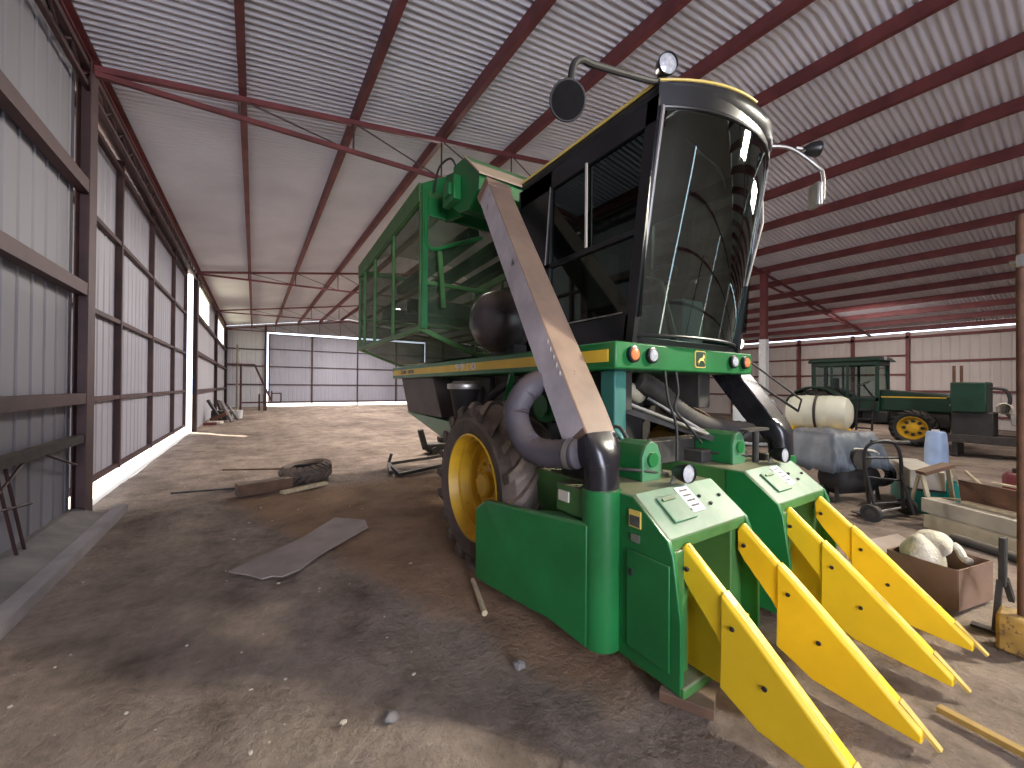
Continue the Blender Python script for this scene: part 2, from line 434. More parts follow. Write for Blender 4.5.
# eave beam with its zigzag rod
for ya, yb in ((Y0, 7.1), (7.1, 18.3), (18.3, Y1)):
    m = MB().bar((XL + .1, ya, roof_z(XL, ya) - .06), (XL + .1, yb, roof_z(XL, yb) - .06), .07, .07).bar((XL + .1, ya, roof_z(XL, ya) - .30), (XL + .1, yb, roof_z(XL, yb) - .30), .05, .05)
    n = int((yb - ya) / .3)
    pts = [(XL + .1, ya + (yb - ya) * i / n, roof_z(XL, ya + (yb - ya) * i / n) - (.08 if i % 2 else .28)) for i in range(n + 1)]
    for p, q in zip(pts[:-1], pts[1:]): m.bar(p, q, .02)
    struct(m.build('eave_beam', OXIDED, smooth=False))
# girts on the fixed left wall: one object each
def girt(ya, yb, z, x=XL + .08, w=.10, h=.13, mat=OXIDED):
    struct(MB().bar((x, ya, z), (x, yb, z), w, h).build('wall_beam', mat, smooth=False))
for z, h in ((4.15, .16), (2.87, .15), (1.52, .13)): girt(Y0 + .1, 7.0, z, XL + .09, .11, h)
girt(Y0 + .1, 6.9, 1.03, XL + .1, .10, .09, SOOT)
for z in (1.45, 2.9, 4.3): girt(18.4, Y1 - .1, z)
# thin cross rods below the lowest rail
m = MB()
for p, q in (((0, 4.0, .25), (0, 5.6, 1.0)), ((0, 5.45, .1), (0, 5.05, 1.0)), ((0, 5.6, .1), (0, 5.2, 1.0)), ((0, 4.2, .75), (0, 5.7, .55)), ((0, 5.9, 1.0), (0, 6.85, .72))):
    m.cyl((XL + .1, p[1], p[2]), (XL + .1, q[1], q[2]), .013, 6)
struct(m.build('wall_brace_trim', OXIDED, smooth=False))
# foot of the left wall: sloping kerb, timber sill and channel
struct(MB().prism([(XL, Y0, -.05), (XL + .5, Y0, -.05), (XL + .34, Y0, .06), (XL + .06, Y0, .17), (XL, Y0, .17)], (0, 14.0, 0)).build('baseboard_left', CONC, smooth=False))
struct(MB().bar((XL + .47, Y0, .05), (XL + .42, 7.25, .05), .13, .10).build('trim_1', paint('weathered_sill', (.33, .30, .30), .8, .25, 2.), smooth=False))
# far wall with its big door
zend = lambda x: roof_z(x, Y1) + .2
struct(sheet('wall_back', WALLM, 'x', XL, XR, Y1, -.1, zend, 1, [(.78, 14.0, -.1, 5.98)]))
d2 = struct(sheet('door_2', DOORM, 'x', .98, 14.0, Y1 + .25, .22, 5.82, 1))
for x in (1.0, 4.1, 7.75, 11.2, 13.9):
    MB().box(x - .05, x + .05, Y1 + .12, Y1 + .24, .2 if x != 7.75 else -.05, 5.85).build('door_stile', OXIDED, d2, smooth=False)
for z in (.35, 1.75, 3.2, 4.6, 5.8):
    MB().bar((1.0, Y1 + .19, z), (13.9, Y1 + .19, z), .07, .07).build('door_rail', OXIDED, d2, smooth=False)
for x in (-1.8, .75): struct(MB().box(x - .08, x + .08, Y1 - .2, Y1 - .03, -.05, zend(x) - .1).build('wall_column', OXIDED, smooth=False))
for x0, x1 in ((XL, .78), (14.1, XR)):
    for z in (1.75, 3.2, 4.5): struct(MB().bar((x0, Y1 - .07, z), (x1, Y1 - .07, z), .07, .09).build('wall_beam', OXIDED, smooth=False))
# right wall: sheets and girts, daylight slit along the eave
struct(sheet('wall_right', WALLR, 'y', Y0, Y1, XR, -.1, lambda y: roof_z(XR, y) - .02, 1))
for z in (.5, 1.62, 3.05): 
    girt(Y0 + .1, 5.6, z, XR - .06, .09, .10, OXIDE)
for z in (1.3, 2.45, 3.4):
    girt(5.7, Y1 - .1, z, XR - .06, .09, .09, OXIDE)
struct(MB().box(XR - .2, XR - .02, Y0, Y1, 4.22, 4.34).build('eave_beam', OXIDE, smooth=False))
# front wall to the right of the wide doorway the photograph was taken from
struct(sheet('wall_front', WALLR, 'x', XL, XR, Y0, -.1, lambda x: roof_z(x, Y0) + .2, -1, [(-1.6, 1.4, -.1, 4.9), (4.78, 4.94, .1, 5.6), (13.6, 13.72, .2, 4.6)]))
for z in (1.6, 3.1, 4.5): struct(MB().bar((5.1, Y0 + .07, z), (XR, Y0 + .07, z), .07, .09).build('wall_beam', OXIDE, smooth=False))

# ------------------------------------------------------------------ the cotton picker
pk = thing('cotton_picker', 'green and yellow two-row cotton picker with black cab and tall screened basket', 'cotton picker', (3.2, 4.5, 0))
def part(mb, name, mat, parent=pk, **k): return mb.build(name, mat, parent, **k)

# --- platform deck: side bands, front band with lamps and emblem
PXL, PXR, PYF, PYR = 2.24, 4.24, 2.03, 7.65
deck = part(MB().prism([(PXL, PYF, 1.84), (PXL, PYR, 1.84), (PXR, PYR, 1.84), (PXR, PYF, 1.84)], (0, 0, .21)), 'platform_deck', GREEN, bevel=.015)
part(MB().box(PXL - .006, PXL + .01, PYF + .07, PYR - .05, 1.895, 1.99), 'yellow_stripe', STRIPE, deck, smooth=False)
part(MB().box(PXR - .01, PXR + .006, PYF + .07, PYR - .05, 1.895, 1.99), 'yellow_stripe', STRIPE, deck, smooth=False)
def text(body, size, loc, rot, mat, parent, name, sx=1.0):
    c = bpy.data.curves.new(name, 'FONT'); c.body = body; c.size = size; c.extrude = .002; c.align_x = 'CENTER'; c.align_y = 'CENTER'; c.space_character = 1.05
    c.offset = .002 if size < .1 else 0.
    t0 = bpy.data.objects.new(name + '_outline', c); COL.objects.link(t0)
    bpy.context.view_layer.update()
    me = bpy.data.meshes.new_from_object(t0.evaluated_get(bpy.context.evaluated_depsgraph_get()))
    bpy.data.objects.remove(t0); bpy.data.curves.remove(c)
    me.name = name; me.materials.clear(); me.materials.append(mat)
    o = bpy.data.objects.new(name, me); COL.objects.link(o)
    o0 = V((0, 0, 0)); r = parent
    while r is not None: o0 += V(r.location); r = r.parent
    o.parent = parent; o.location = V(loc) - o0; o.rotation_euler = rot; o.scale = (sx, 1, 1)
    return o
RL = (PI / 2, 0, -PI / 2)
for k_, ch_ in enumerate('9910'): text(ch_, .128, (PXL - .010, 4.74 - .155 * k_, 1.943), RL, DECALW, deck, 'model_number_digit', 1.9)
text('JOHN', .085, (PXL - .008, 6.95, 1.943), RL, DECALK, deck, 'maker_lettering', 1.25)
text('DEERE', .085, (PXL - .008, 6.57, 1.943), RL, DECALK, deck, 'maker_lettering', 1.25)

def round_lamp(x, z, mat, nm, r=.052):
    b = part(MB().lathe([(r + .012, .0), (r + .012, -.03), (r, -.034)], (x, PYF, z), (0, 1, 0), 24, True), nm, BLACK, deck)
    b2 = MB().lathe([(r, -.03), (r * .8, -.042), (r * .3, -.048), (.001, -.049)], (x, PYF, z), (0, 1, 0), 24)
    o = b2.build(nm.replace('lamp', 'lens'), mat, deck); return b
for x, mat, nm in ((2.42, ORANGE, 'amber_lamp'), (2.64, LENS, 'clear_lamp'), (3.86, LENS, 'clear_lamp'), (4.08, ORANGE, 'amber_lamp')):
    round_lamp(x, 1.955, mat, nm)
# emblem: leaping deer in a rounded shield
ex, ez, ey = 3.32, 1.955, PYF - .004
def rr(w, h, r, y, d):
    pts = []
    for cx, cz, a in ((w - r, h - r, 0), (-w + r, h - r, 90), (-w + r, -h + r, 180), (w - r, -h + r, 270)):
        for k in range(5):
            t = math.radians(a + k * 22.5); pts.append((ex + cx + r * math.cos(t), y, ez + cz + r * math.sin(t)))
    return MB().prism(pts, (0, d, 0))
part(rr(.080, .075, .022, ey - .004, .01), 'emblem_border', EMBY, deck, smooth=False)
part(rr(.071, .066, .018, ey - .008, .01), 'emblem_field', DKGREEN, deck, smooth=False)
deer = [(-.055, -.03), (-.035, -.005), (-.02, .008), (.01, .012), (.028, .03), (.03, .05), (.036, .034), (.05, .044), (.042, .028), (.055, .02), (.045, .014), (.032, .0), (.048, -.02), (.052, -.04), (.042, -.022), (.02, -.012), (-.012, -.012), (-.03, -.024), (-.04, -.048), (-.038, -.026)]
part(MB().prism([(ex + a, ey - .014, ez + b) for a, b in deer], (0, .01, 0)), 'emblem_deer', EMBY, deck, smooth=False)

# --- frame below the deck, engine bay, rear panels
part(MB().box(2.55, 2.75, 2.3, 7.4, 1.5, 1.84).box(3.75, 3.95, 2.3, 7.4, 1.5, 1.84).box(2.5, 4.0, 3.0, 3.2, 1.35, 1.75).box(2.5, 4.0, 6.8, 7.0, 1.4, 1.8), 'chassis_frame', SOOT, bevel=.01)
part(MB().box(1.95, 4.5, 3.14, 3.40, .64, .93).box(2.45, 2.75, 3.1, 3.45, .8, 1.6).box(3.75, 4.05, 3.1, 3.45, .8, 1.6), 'drive_axle', SOOT, bevel=.03)
part(MB().prism([(PXL + .05, 7.25, 1.84), (PXL + .05, 5.75, 1.84), (PXL + .05, 5.35, 1.24), (PXL + .05, 6.85, 1.24)], (1.9, 0, 0)), 'rear_side_panel', paint('brown_primer_panel', (.085, .06, .055), .55, .25, 3., DUST, .2), bevel=.01)
part(MB().prism([(PXL + .03, 6.95, 1.26), (PXL + .03, 4.75, 1.21), (PXL + .03, 4.9, .98), (PXL + .03, 5.3, .96)], (1.94, 0, 0)), 'lower_side_skirt', GREEN, bevel=.01)
part(MB().box(2.5, 4.0, 4.3, 5.2, 1.0, 1.84).box(2.42, 2.55, 4.5, 5.2, 1.3, 1.7), 'engine_block', SOOT, bevel=.04)
cn = part(MB().lathe([(.11, -.32), (.17, 0), (.19, .02), (.19, .06), (.12, .10), (.001, .10)], (2.05, 4.15, 1.66), (0, 0, 1), 24), 'air_intake', BLACKM)
part(MB().lathe([(.195, .0), (.2, .02), (.2, .05), (.195, .06)], (2.05, 4.15, 1.67), (0, 0, 1), 24), 'intake_rim', STEEL, cn)
part(MB().tube(smooth_path([(2.35, 3.9, 1.2), (2.2, 3.95, 1.45), (2.25, 3.6, 1.7), (2.5, 3.3, 1.78)]), .045, 10), 'coolant_hose', BLACKM)
part(MB().bar((2.3, 3.7, 1.4), (2.22, 3.4, 1.83), .05), 'deck_brace', GREEN)
part(MB().box(2.42, 2.56, 2.2, 2.36, 1.0, 1.84), 'cab_support_post', TEAL, bevel=.012)
# hydraulic pump and valves seen between wheel and duct
hp = part(MB().cyl((1.98, 2.55, 1.55), (2.35, 2.6, 1.58), .14, 20).cyl((1.94, 2.55, 1.55), (1.98, 2.55, 1.55), .09, 20), 'hydraulic_pump', GREEN)
part(MB().cyl((2.05, 2.3, 1.42), (2.35, 2.5, 1.40), .06, 14).box(2.15, 2.35, 2.3, 2.5, 1.25, 1.38), 'valve_block', TEAL)
for k in range(5):
    part(MB().tube(smooth_path([(2.05 + .05 * k, 2.65, 1.70), (2.0 + .06 * k, 2.35 - .03 * k, 1.55 - .05 * k), (2.15 + .04 * k, 2.05, 1.28 + .03 * k), (2.4, 1.95, 1.12)]), .014, 8), 'hydraulic_line', [BLACKM, GREEN, BLACKM, TEAL, BLACKM][k])
# lift linkages between the deck and the heads
part(MB().bar((2.45, 2.6, 1.62), (3.45, 1.95, 1.24), .07, .05), 'lift_arm', SOOT)
part(MB().cyl((2.65, 2.4, 1.60), (3.3, 1.95, 1.30), .018, 8), 'lift_rod', STEEL)
part(MB().cyl((3.15, 2.45, 1.6), (3.42, 2.0, 1.28), .016, 8), 'lift_rod', STEEL)
part(MB().bar((2.7, 2.2, 1.15), (4.1, 2.2, 1.15), .16, .20), 'head_support_beam', SOOT, bevel=.01)
part(MB().box(2.6, 3.3, 2.6, 3.2, 1.1, 1.6), 'gearbox', BLACKM, bevel=.05)
part(MB().tube(smooth_path([(2.85, 2.05, 1.84), (2.83, 2.0, 1.6), (2.86, 1.95, 1.4), (2.80, 1.9, 1.12)]), .011, 8), 'hanging_cable', BLACKM)
part(MB().tube(smooth_path([(3.0, 2.05, 1.84), (2.99, 2.02, 1.66), (2.95, 2.02, 1.52), (3.1, 2.0, 1.38), (3.3, 2.0, 1.22)]), .011, 8), 'hanging_cable', BLACKM)
el = part(MB().tube(smooth_path([(2.7, 2.65, 1.62), (2.95, 2.55, 1.68), (3.2, 2.6, 1.62)]), .08, 12), 'cream_elbow', paint('cream_casting', (.5, .46, .33), .6, .2, 5.))

# --- big wheels
def tyre(mb, c, R, rr_, w, lugs=22, lug=.05):
    """c centre, axis X; tread of slanted lugs"""
    x0, x1 = -w / 2, w / 2
    b = R - lug
    prof = [(rr_, x0 + .05), (rr_ + .03, x0 + .01), ((rr_ + b) / 2, x0 - .015), (b - .10, x0 + .005), (b - .03, x0 + .05), (b, x0 + .13), (b + .006, 0),
            (b, x1 - .13), (b - .03, x1 - .05), (b - .10, x1 - .005), ((rr_ + b) / 2, x1 + .015), (rr_ + .03, x1 - .01), (rr_, x1 - .05)]
    mb.lathe(prof, c, (1, 0, 0), 56)
    for side in (-1, 1):
        for k in range(lugs):
            a0 = 2 * PI * (k + (.5 if side > 0 else 0)) / lugs
            rings = []
            for u in (0, .25, .5, .75, 1):
                xx = side * (w * .03 + (w * .47) * u); a = a0 + .34 * u
                top = R if u < .7 else (R - .012 if u < .9 else R - .06); bot = b - (.02 if u < .75 else .10)
                hw = (.030 + .018 * u) / R
                pt = lambda ang, rad: V(c) + V((xx + (side * .012 if u == 1 else 0), math.cos(ang) * rad, math.sin(ang) * rad))
                rings.append([pt(a - hw, bot), pt(a - hw * .75, top), pt(a + hw * .75, top), pt(a + hw, bot)])
            mb.loft(rings)
    return mb
def drive_wheel(c, face):
    """face -1: outer side looks towards -X"""
    w = part(tyre(MB(), c, .79, .47, .52, 20, .042), 'drive_wheel', RUBBER)
    f = face
    prof = [(.49, f*.25), (.47, f*.255), (.455, f*.22), (.44, f*.16), (.415, f*.15), (.40, f*.06), (.385, f*.05), (.37, -f*.02), (.25, -f*.02), (.25, f*.04), (.22, f*.055), (.001, f*.055)]
    part(MB().lathe(prof, c, (1, 0, 0), 48), 'rim', YRIM, w)
    hb = MB().lathe([(.12, f*.05), (.12, f*.11), (.10, f*.13), (.001, f*.13)], c, (1, 0, 0), 24)
    for k in range(10):
        a = 2 * PI * k / 10
        p = V(c) + V((f * .05, math.cos(a) * .19, math.sin(a) * .19)); hb.cyl(p, p + V((f * .035, 0, 0)), .017, 6)
    part(hb, 'hub', YRIM, w)
    return w
drive_wheel((1.93, 3.27, .775), -1)
drive_wheel((4.53, 3.27, .775), 1)
for x in (3.12, 3.52):
    w = part(tyre(MB(), (x, 5.7, .5), .5, .28, .3, 16, .03), 'steer_wheel', RUBBER)
    part(MB().lathe([(.29, -.13), (.2, -.05), (.1, -.08), (.001, -.08)], (x, 5.7, .5), (1, 0, 0), 24), 'rim', YRIM, w)
part(MB().box(3.0, 3.64, 5.6, 5.8, .42, .6).box(3.28, 3.36, 5.6, 5.8, .5, 1.4), 'steer_axle', SOOT, bevel=.02)

# --- basket
BX0, BX1, BY0, BY1 = 1.86, 4.62, 5.1, 8.75
bz = lambda y: 4.40 - .055 * (y - BY0)      # top rail dips a little to the rear
bk = MB()
for x in (BX0, BX1):
    bk.bar((x, BY0, bz(BY0) - .10), (x, BY1, bz(BY1) - .10), .08, .26)
    bk.bar((x, BY0, 2.47), (x, BY1, 2.47), .06, .07)
    for y in (BY0, 6.35, 7.5, 8.3, BY1): bk.bar((x, y, 2.47), (x, y, bz(y) - .1), .045, .06)
for y in (BY0, BY1):
    bk.bar((BX0, y, bz(y) - .1), (BX1, y, bz(y) - .1), .06, .1)
    bk.bar((BX0, y, 2.47), (BX0 + .85, y, 2.16), .05, .06); bk.bar((BX1, y, 2.47), (BX1 - .85, y, 2.16), .05, .06)
    bk.bar((BX0 + .85, y, 2.16), (BX1 - .85, y, 2.16), .05, .06)
    bk.bar((BX0, y, 3.1), (BX1, y, 3.1), .04, .05)
basket = part(bk, 'basket_frame', GREEN_D, bevel=.006)
# sheet-metal header across the front, rising towards the middle
hd = [(BX0, 4.0), (BX1, 4.0), (BX1, 4.40), (3.95, 4.78), (2.5, 4.78), (BX0, 4.42)]
part(MB().prism([(x, BY0 - .03, z) for x, z in hd], (0, .05, 0)), 'front_header', GREEN, basket, bevel=.008)
lid = MB()
for k in (0, 1):
    pass
lid.loft([[(BX0, y, bz(y) + .02), (2.5, y, bz(y) + .38), (3.95, y, bz(y) + .38), (BX1, y, bz(y) + .02)] for y in (BY0, BY1)], closed=False)
part(lid, 'basket_lid', SCREEN, basket, smooth=False)
for x, nm in ((BX0 + .01, 'side_screen'), (BX1 - .01, 'side_screen')):
    part(MB().add([(x, BY0, 2.48), (x, BY1, 2.48), (x, BY1, bz(BY1) - .1), (x, BY0, bz(BY0) - .1)], [(0, 1, 2, 3)]), nm, SCREEN, basket, smooth=False)
for y, nm in ((BY0 + .01, 'front_screen'), (BY1 - .01, 'rear_screen')):
    part(MB().add([(BX0, y, 2.48), (BX0 + .85, y, 2.17), (BX1 - .85, y, 2.17), (BX1, y, 2.48), (BX1, y, bz(y) - .1), (BX0, y, bz(y) - .1)], [(0, 1, 2, 3, 4, 5)]), nm, SCREEN, basket, smooth=False)
part(MB().add([(BX0, BY0, 2.46), (BX0 + .85, BY0, 2.15), (BX0 + .85, BY1, 2.15), (BX0, BY1, 2.46)], [(0, 1, 2, 3)]), 'floor_slope', SCREEN, basket, smooth=False)
part(MB().add([(BX1, BY0, 2.46), (BX1 - .85, BY0, 2.15), (BX1 - .85, BY1, 2.15), (BX1, BY1, 2.46)], [(0, 1, 2, 3)]), 'floor_slope', SCREEN, basket, smooth=False)
part(MB().add([(BX0 + .85, BY0, 2.15), (BX1 - .85, BY0, 2.15), (BX1 - .85, BY1, 2.15), (BX0 + .85, BY1, 2.15)], [(0, 1, 2, 3)]), 'floor_sheet', GREEN_D, basket, smooth=False)
# compactor augers inside
for x in (2.7, 3.25, 3.8):
    part(MB().bar((x, BY0 + .1, 3.95), (x, BY1 - .1, 3.8), .18, .16), 'compactor_auger', SOOT, basket)
part(MB().box(2.1, 4.4, 6.2, 6.4, 2.9, 3.1), 'inner_cross_beam', SOOT, basket); part(MB().box(2.1, 4.4, 7.7, 7.9, 3.0, 3.2), 'inner_cross_beam', SOOT, basket)
# hand rail tube at the front corner
part(MB().tube(smooth_path([(BX0 + .03, 5.0, 4.30), (BX0 + .03, 5.0, 3.75), (BX0 + .05, 5.0, 3.58), (BX0 + .16, 5.0, 3.54), (2.3, 5.0, 3.66), (2.72, 5.0, 3.84)], 5), .028, 10), 'corner_rail', GREEN)
part(MB().bar((BX0 + .02, 5.02, 2.47), (BX0 + .02, 5.02, 4.32), .07, .05), 'front_post', GREEN)
part(MB().bar((2.08, 5.0, 3.52), (2.12, 4.95, 2.75), .06, .05), 'grease_hose_bracket', GREEN_D)
# transverse outlet hood that receives both ducts
hexa = [(4.62, 4.50), (4.27, 4.47), (3.92, 4.13), (3.94, 3.93), (4.2, 3.80), (4.42, 3.84), (4.66, 4.0)]
hood = part(MB().prism([(2.1, y, z) for y, z in hexa], (2.3, 0, 0)), 'outlet_hood', GREEN, bevel=.01)
part(MB().prism([(2.08, 4.29, 4.485), (2.08, 3.88, 4.10), (2.08, 3.885, 4.085), (2.08, 4.30, 4.47)], (2.34, 0, 0)), 'dusty_hood_plate', paint('dusty_beige_plate', (.42, .32, .23), .6, .2, 3.), hood, smooth=False)
part(MB().box(2.0, 2.1, 4.38, 4.72, 3.98, 4.28).box(1.96, 2.02, 4.45, 4.62, 4.05, 4.2), 'drive_housing', GREEN, hood, bevel=.012)
part(MB().tube(smooth_path([(2.12, 4.55, 4.45), (2.05, 4.6, 4.58), (2.0, 4.85, 4.55), (2.0, 5.0, 4.3)]), .014, 8), 'hood_cable', BLACKM, hood)
# gusset sheets from header to hood
part(MB().prism([(2.2, 4.62, 4.50), (2.2, 4.6, 3.9), (2.2, 5.08, 3.98), (2.2, 5.08, 4.62)], (.05, 0, 0)), 'hood_gusset', GREEN)
part(MB().prism([(4.3, 4.62, 4.50), (4.3, 4.6, 3.9), (4.3, 5.08, 3.98), (4.3, 5.08, 4.62)], (.05, 0, 0)), 'hood_gusset', GREEN)
part(MB().box(2.85, 4.05, 3.75, 4.3, 2.1, 3.85), 'rear_cab_bulkhead', BLACKM)

# --- air ducts
def duct(xb, xt, mside, nm, mats):
    B, T = V((xb, 1.86, 1.29)), V((xt, 3.75, 3.84))
    d = (T - B).normalized(); xx = V((1, 0, 0)); xx = (xx - d * xx.dot(d)).normalized(); nn = d.cross(xx).normalized()
    if nn.y > 0: nn = -nn
    w, h = .135, .115
    sec = lambda p, k=1.: [p - xx*w*k - nn*h*k, p + xx*w*k - nn*h*k, p + xx*w*k + nn*h*k, p - xx*w*k + nn*h*k]
    m = MB().loft([sec(B, .93), sec(B + d * .25), sec(T)])
    o = part(m, nm, mats[0], bevel=.012)
    # scuffed side sheet on the outer flank, collar at the top, elbow and pipe at the foot
    s = -1 if mside < 0 else 1
    fl = MB(); a = B + d * .1; b = T - d * .02; e = xx * s * (w + .004)
    fl.add([a + e - nn*h*.97, a + e + nn*h*.97, b + e + nn*h*.97, b + e - nn*h*.97], [(0, 1, 2, 3)])
    part(fl, 'duct_flank', mats[2], o, smooth=False)
    part(MB().loft([sec(T - d * .12, 1.09), sec(T + d * .02, 1.09)]), 'duct_collar', mats[0], o, bevel=.01)
    for k in range(5):
        q = B + d * (.55 + .075 * k) + e + nn * h * .8; part(MB().obox(q, (.012, .012, .03)), 'duct_rivet', CREAM, o)
    # rounded elbow down to vertical round pipe
    n = 20; foot = V((xb, 1.80, 1.05)); r = .118
    def ring(c, t, k, sq):
        xq = V((1, 0, 0)); yq = t.cross(xq).normalized(); out = []
        for i in range(n):
            an = 2 * PI * i / n + PI / n; ca, sa = math.cos(an), math.sin(an)
            p = 2 + 6 * sq; den = (abs(ca) ** p + abs(sa) ** p) ** (1 / p)
            out.append(c + (xq * ca * w * k + yq * sa * h * 1.02 * k) / den)
        return out
    path = [(B + d * .07, d, 1.03, 1.), (B + d * .01, d, 1.03, .8), (V((xb, 1.822, 1.25)), V((0, .42, .9)).normalized(), .96, .35), (V((xb, 1.804, 1.19)), V((0, .15, 1)).normalized(), .9, 0), (V((xb, 1.80, 1.12)), V((0, 0, 1)), .88, 0), (foot, V((0, 0, 1)), .88, 0)]
    part(MB().loft([ring(*q) for q in path]), 'duct_elbow', PLASTIC, o, angle=60)
    return o
duct(1.865, 2.19, -1, 'air_duct', (DUCT, DUCT, DUCTS))
duct(4.32, 4.2, 1, 'air_duct', (PLASTIC, PLASTIC, PLASTIC))
# ribbed suction hoses
def ribbed(pts, r, nm, mat):
    P = smooth_path(pts, 12); rs = [r * (1 + (.05 if i % 2 else -.03)) for i in range(len(P))]
    return part(MB().tube(P, rs, 18), nm, mat, angle=70)
h1 = ribbed([(1.95, 2.5, 1.74), (1.78, 2.41, 1.72), (1.68, 2.42, 1.64), (1.63, 2.44, 1.49), (1.63, 2.33, 1.32), (1.66, 2.17, 1.25), (1.74, 1.88, 1.275)], .094, 'suction_hose', HOSE)
part(MB().lathe([(.102, -.02), (.102, .02)], (1.727, 1.93, 1.269), (.28, -1, 0), 24), 'hose_clamp', STEEL, h1)
ribbed([(3.05, 2.5, 1.78), (3.3, 2.45, 1.66), (3.55, 2.4, 1.47), (3.85, 2.3, 1.32), (4.2, 2.05, 1.26), (4.32, 1.9, 1.26)], .10, 'suction_hose', SOOT)
# rotary screen drum beside the cab
dm = part(MB().lathe([(.001, -.02), (.10, 0), (.2, .04), (.28, .11), (.325, .21), (.34, .33), (.34, .95)], (1.96, 3.74, 2.42), (1, 0, 0), 36), 'fan_drum', paint('dark_dusty_drum', (.045, .035, .035), .35, .35, 3., (.3, .22, .16), .7))
part(MB().lathe([(.345, .36), (.352, .38), (.352, .42), (.345, .44)], (1.96, 3.74, 2.42), (1, 0, 0), 36), 'drum_band', BLACKM, dm)
part(MB().box(2.3, 2.9, 3.5, 4.0, 2.05, 2.15), 'drum_mount', BLACKM, dm)

# --- cab
cab = part(MB().box(2.5, 4.06, 2.10, 3.6, 2.05, 2.12).prism([(2.47, 2.13, 2.05), (2.47, 3.62, 2.05), (2.47, 3.62, 2.29), (2.47, 2.10, 2.29)], (.05, 0, 0)).prism([(4.04, 2.13, 2.05), (4.04, 3.62, 2.05), (4.04, 3.62, 2.29), (4.04, 2.10, 2.29)], (.05, 0, 0)), 'cab_body', BLACK, bevel=.01)
part(MB().box(2.47, 4.09, 3.6, 3.66, 2.05, 3.87), 'rear_cab_wall', BLACKM, cab)
for x in (2.47, 4.04):
    fr = MB()
    fr.prism([(x, 1.85, 3.68), (x, 3.62, 3.68), (x, 3.62, 3.86), (x, 1.83, 3.86)], (.05, 0, 0))          # top rail
    fr.prism([(x, 3.14, 2.05), (x, 3.62, 2.05), (x, 3.62, 3.86), (x, 3.08, 3.86)], (.05, 0, 0))          # rear post
    fr.prism([(x, 2.07, 2.05), (x, 2.165, 2.05), (x, 1.935, 3.86), (x, 1.83, 3.86)], (.05, 0, 0))        # front post
    fr.prism([(x, 2.05, 2.895), (x, 3.2, 2.895), (x, 3.2, 2.94), (x, 2.05, 2.94)], (.05, 0, 0))          # mid rail
    part(fr, 'cab_side_frame', BLACK, cab, bevel=.006)
    xo = x - .004 if x < 3 else x + .054
    part(MB().add([(x + .025, 2.0, 2.25), (x + .025, 3.2, 2.25), (x + .025, 3.2, 3.72), (x + .025, 1.9, 3.72)], [(0, 1, 2, 3)]), 'side_window', GLASSD, cab, smooth=False)
    part(MB().bar((xo, 2.585, 2.945), (xo, 2.585, 3.70), .012, .022), 'window_divider', CREAM, cab, smooth=False)
    part(MB().bar((xo, 2.17, 2.30), (xo, 2.94, 2.30), .008, .012).bar((xo, 3.10, 3.70), (xo, 3.18, 2.94), .008, .010), 'window_trim', STEEL, cab, smooth=False)
# curved windshield
def arc(xa, xb, yc, yb, z, n=14):
    c = (xa + xb) / 2; out = []
    for i in range(n + 1):
        u = -1 + 2 * i / n; out.append(V((c + (xb - xa) / 2 * u, yc - (yc - yb) * (1 - abs(u) ** 2.2), z)))
    return out
rows = [arc(2.53 - .02 * t, 4.05 + .02 * t, 2.11 - .275 * t, 1.93 - .325 * t, 2.12 + 1.66 * t) for t in (0, .25, .5, .75, 1)]
part(MB().loft(rows, closed=False), 'windshield', GLASS, cab, angle=80)
for row, nm in ((rows[0], 'lower_windshield_seal'), (rows[-1], 'upper_windshield_seal')):
    part(MB().tube([p + V((0, -.004, 0)) for p in row], .014, 8), nm, BLACK, cab)
for s, (a, b) in ((-1, (rows[0][0], rows[-1][0])), (1, (rows[0][-1], rows[-1][-1]))):
    part(MB().tube([a + V((s * .006, -.012, 0)), b + V((s * .006, -.012, 0))], .016, 8), 'windshield_trim', CHROME, cab)
# black valance above the glass, roof with yellow rim
vt = [arc(2.48, 4.08, 1.85, 1.62, 3.76), arc(2.47, 4.10, 1.83, 1.585, 3.93)]
part(MB().loft(vt, closed=False), 'visor', BLACK, cab, angle=80)
def roof_outline(g, z):
    pts = arc(2.53 - g, 4.12 + g, 1.88 - g, 1.60 - g, z, 18)
    return pts + [V((4.12 + g, 3.64, z)), V((2.53 - g, 3.64, z))]
rf = part(MB().loft([roof_outline(.0, 3.86), roof_outline(.03, 3.90), roof_outline(.035, 3.965), roof_outline(.0, 4.0)]), 'cab_roof', BLACK, cab, angle=50)
rim = [p for p in roof_outline(.038, 3.978)]
part(MB().tube(rim[18:] + rim[:1], .013, 8), 'roof_edge_trim', EMBY, cab)
part(MB().tube(rim[:10], .010, 8), 'roof_edge_trim', EMBY, cab)
# inside the cab
sx = 3.28
st = part(MB().box(sx - .25, sx + .25, 2.75, 3.2, 2.42, 2.55).box(sx - .25, sx + .25, 3.15, 3.28, 2.5, 3.25).box(sx - .15, sx + .15, 2.85, 3.1, 2.12, 2.42), 'driver_seat', SEATM, cab, bevel=.04)
part(MB().tube([(sx, 2.25, 2.12), (sx, 2.42, 2.72)], .035, 10), 'steering_column', BLACKM, cab)
wc = V((sx, 2.45, 2.76)); ax = V((0, .45, .9)).normalized(); xx = V((1, 0, 0)); yy = ax.cross(xx)
part(MB().tube([wc + (xx * math.cos(2*PI*k/24) + yy * math.sin(2*PI*k/24)) * .19 for k in range(25)], .014, 8).bar(wc - xx * .19, wc + xx * .19, .03, .012), 'steering_wheel', BLACK, cab)
part(MB().box(3.65, 4.0, 2.4, 3.2, 2.12, 2.62), 'control_console', paint('grey_console', (.16, .17, .17), .6, .2, 4.), cab, bevel=.03)
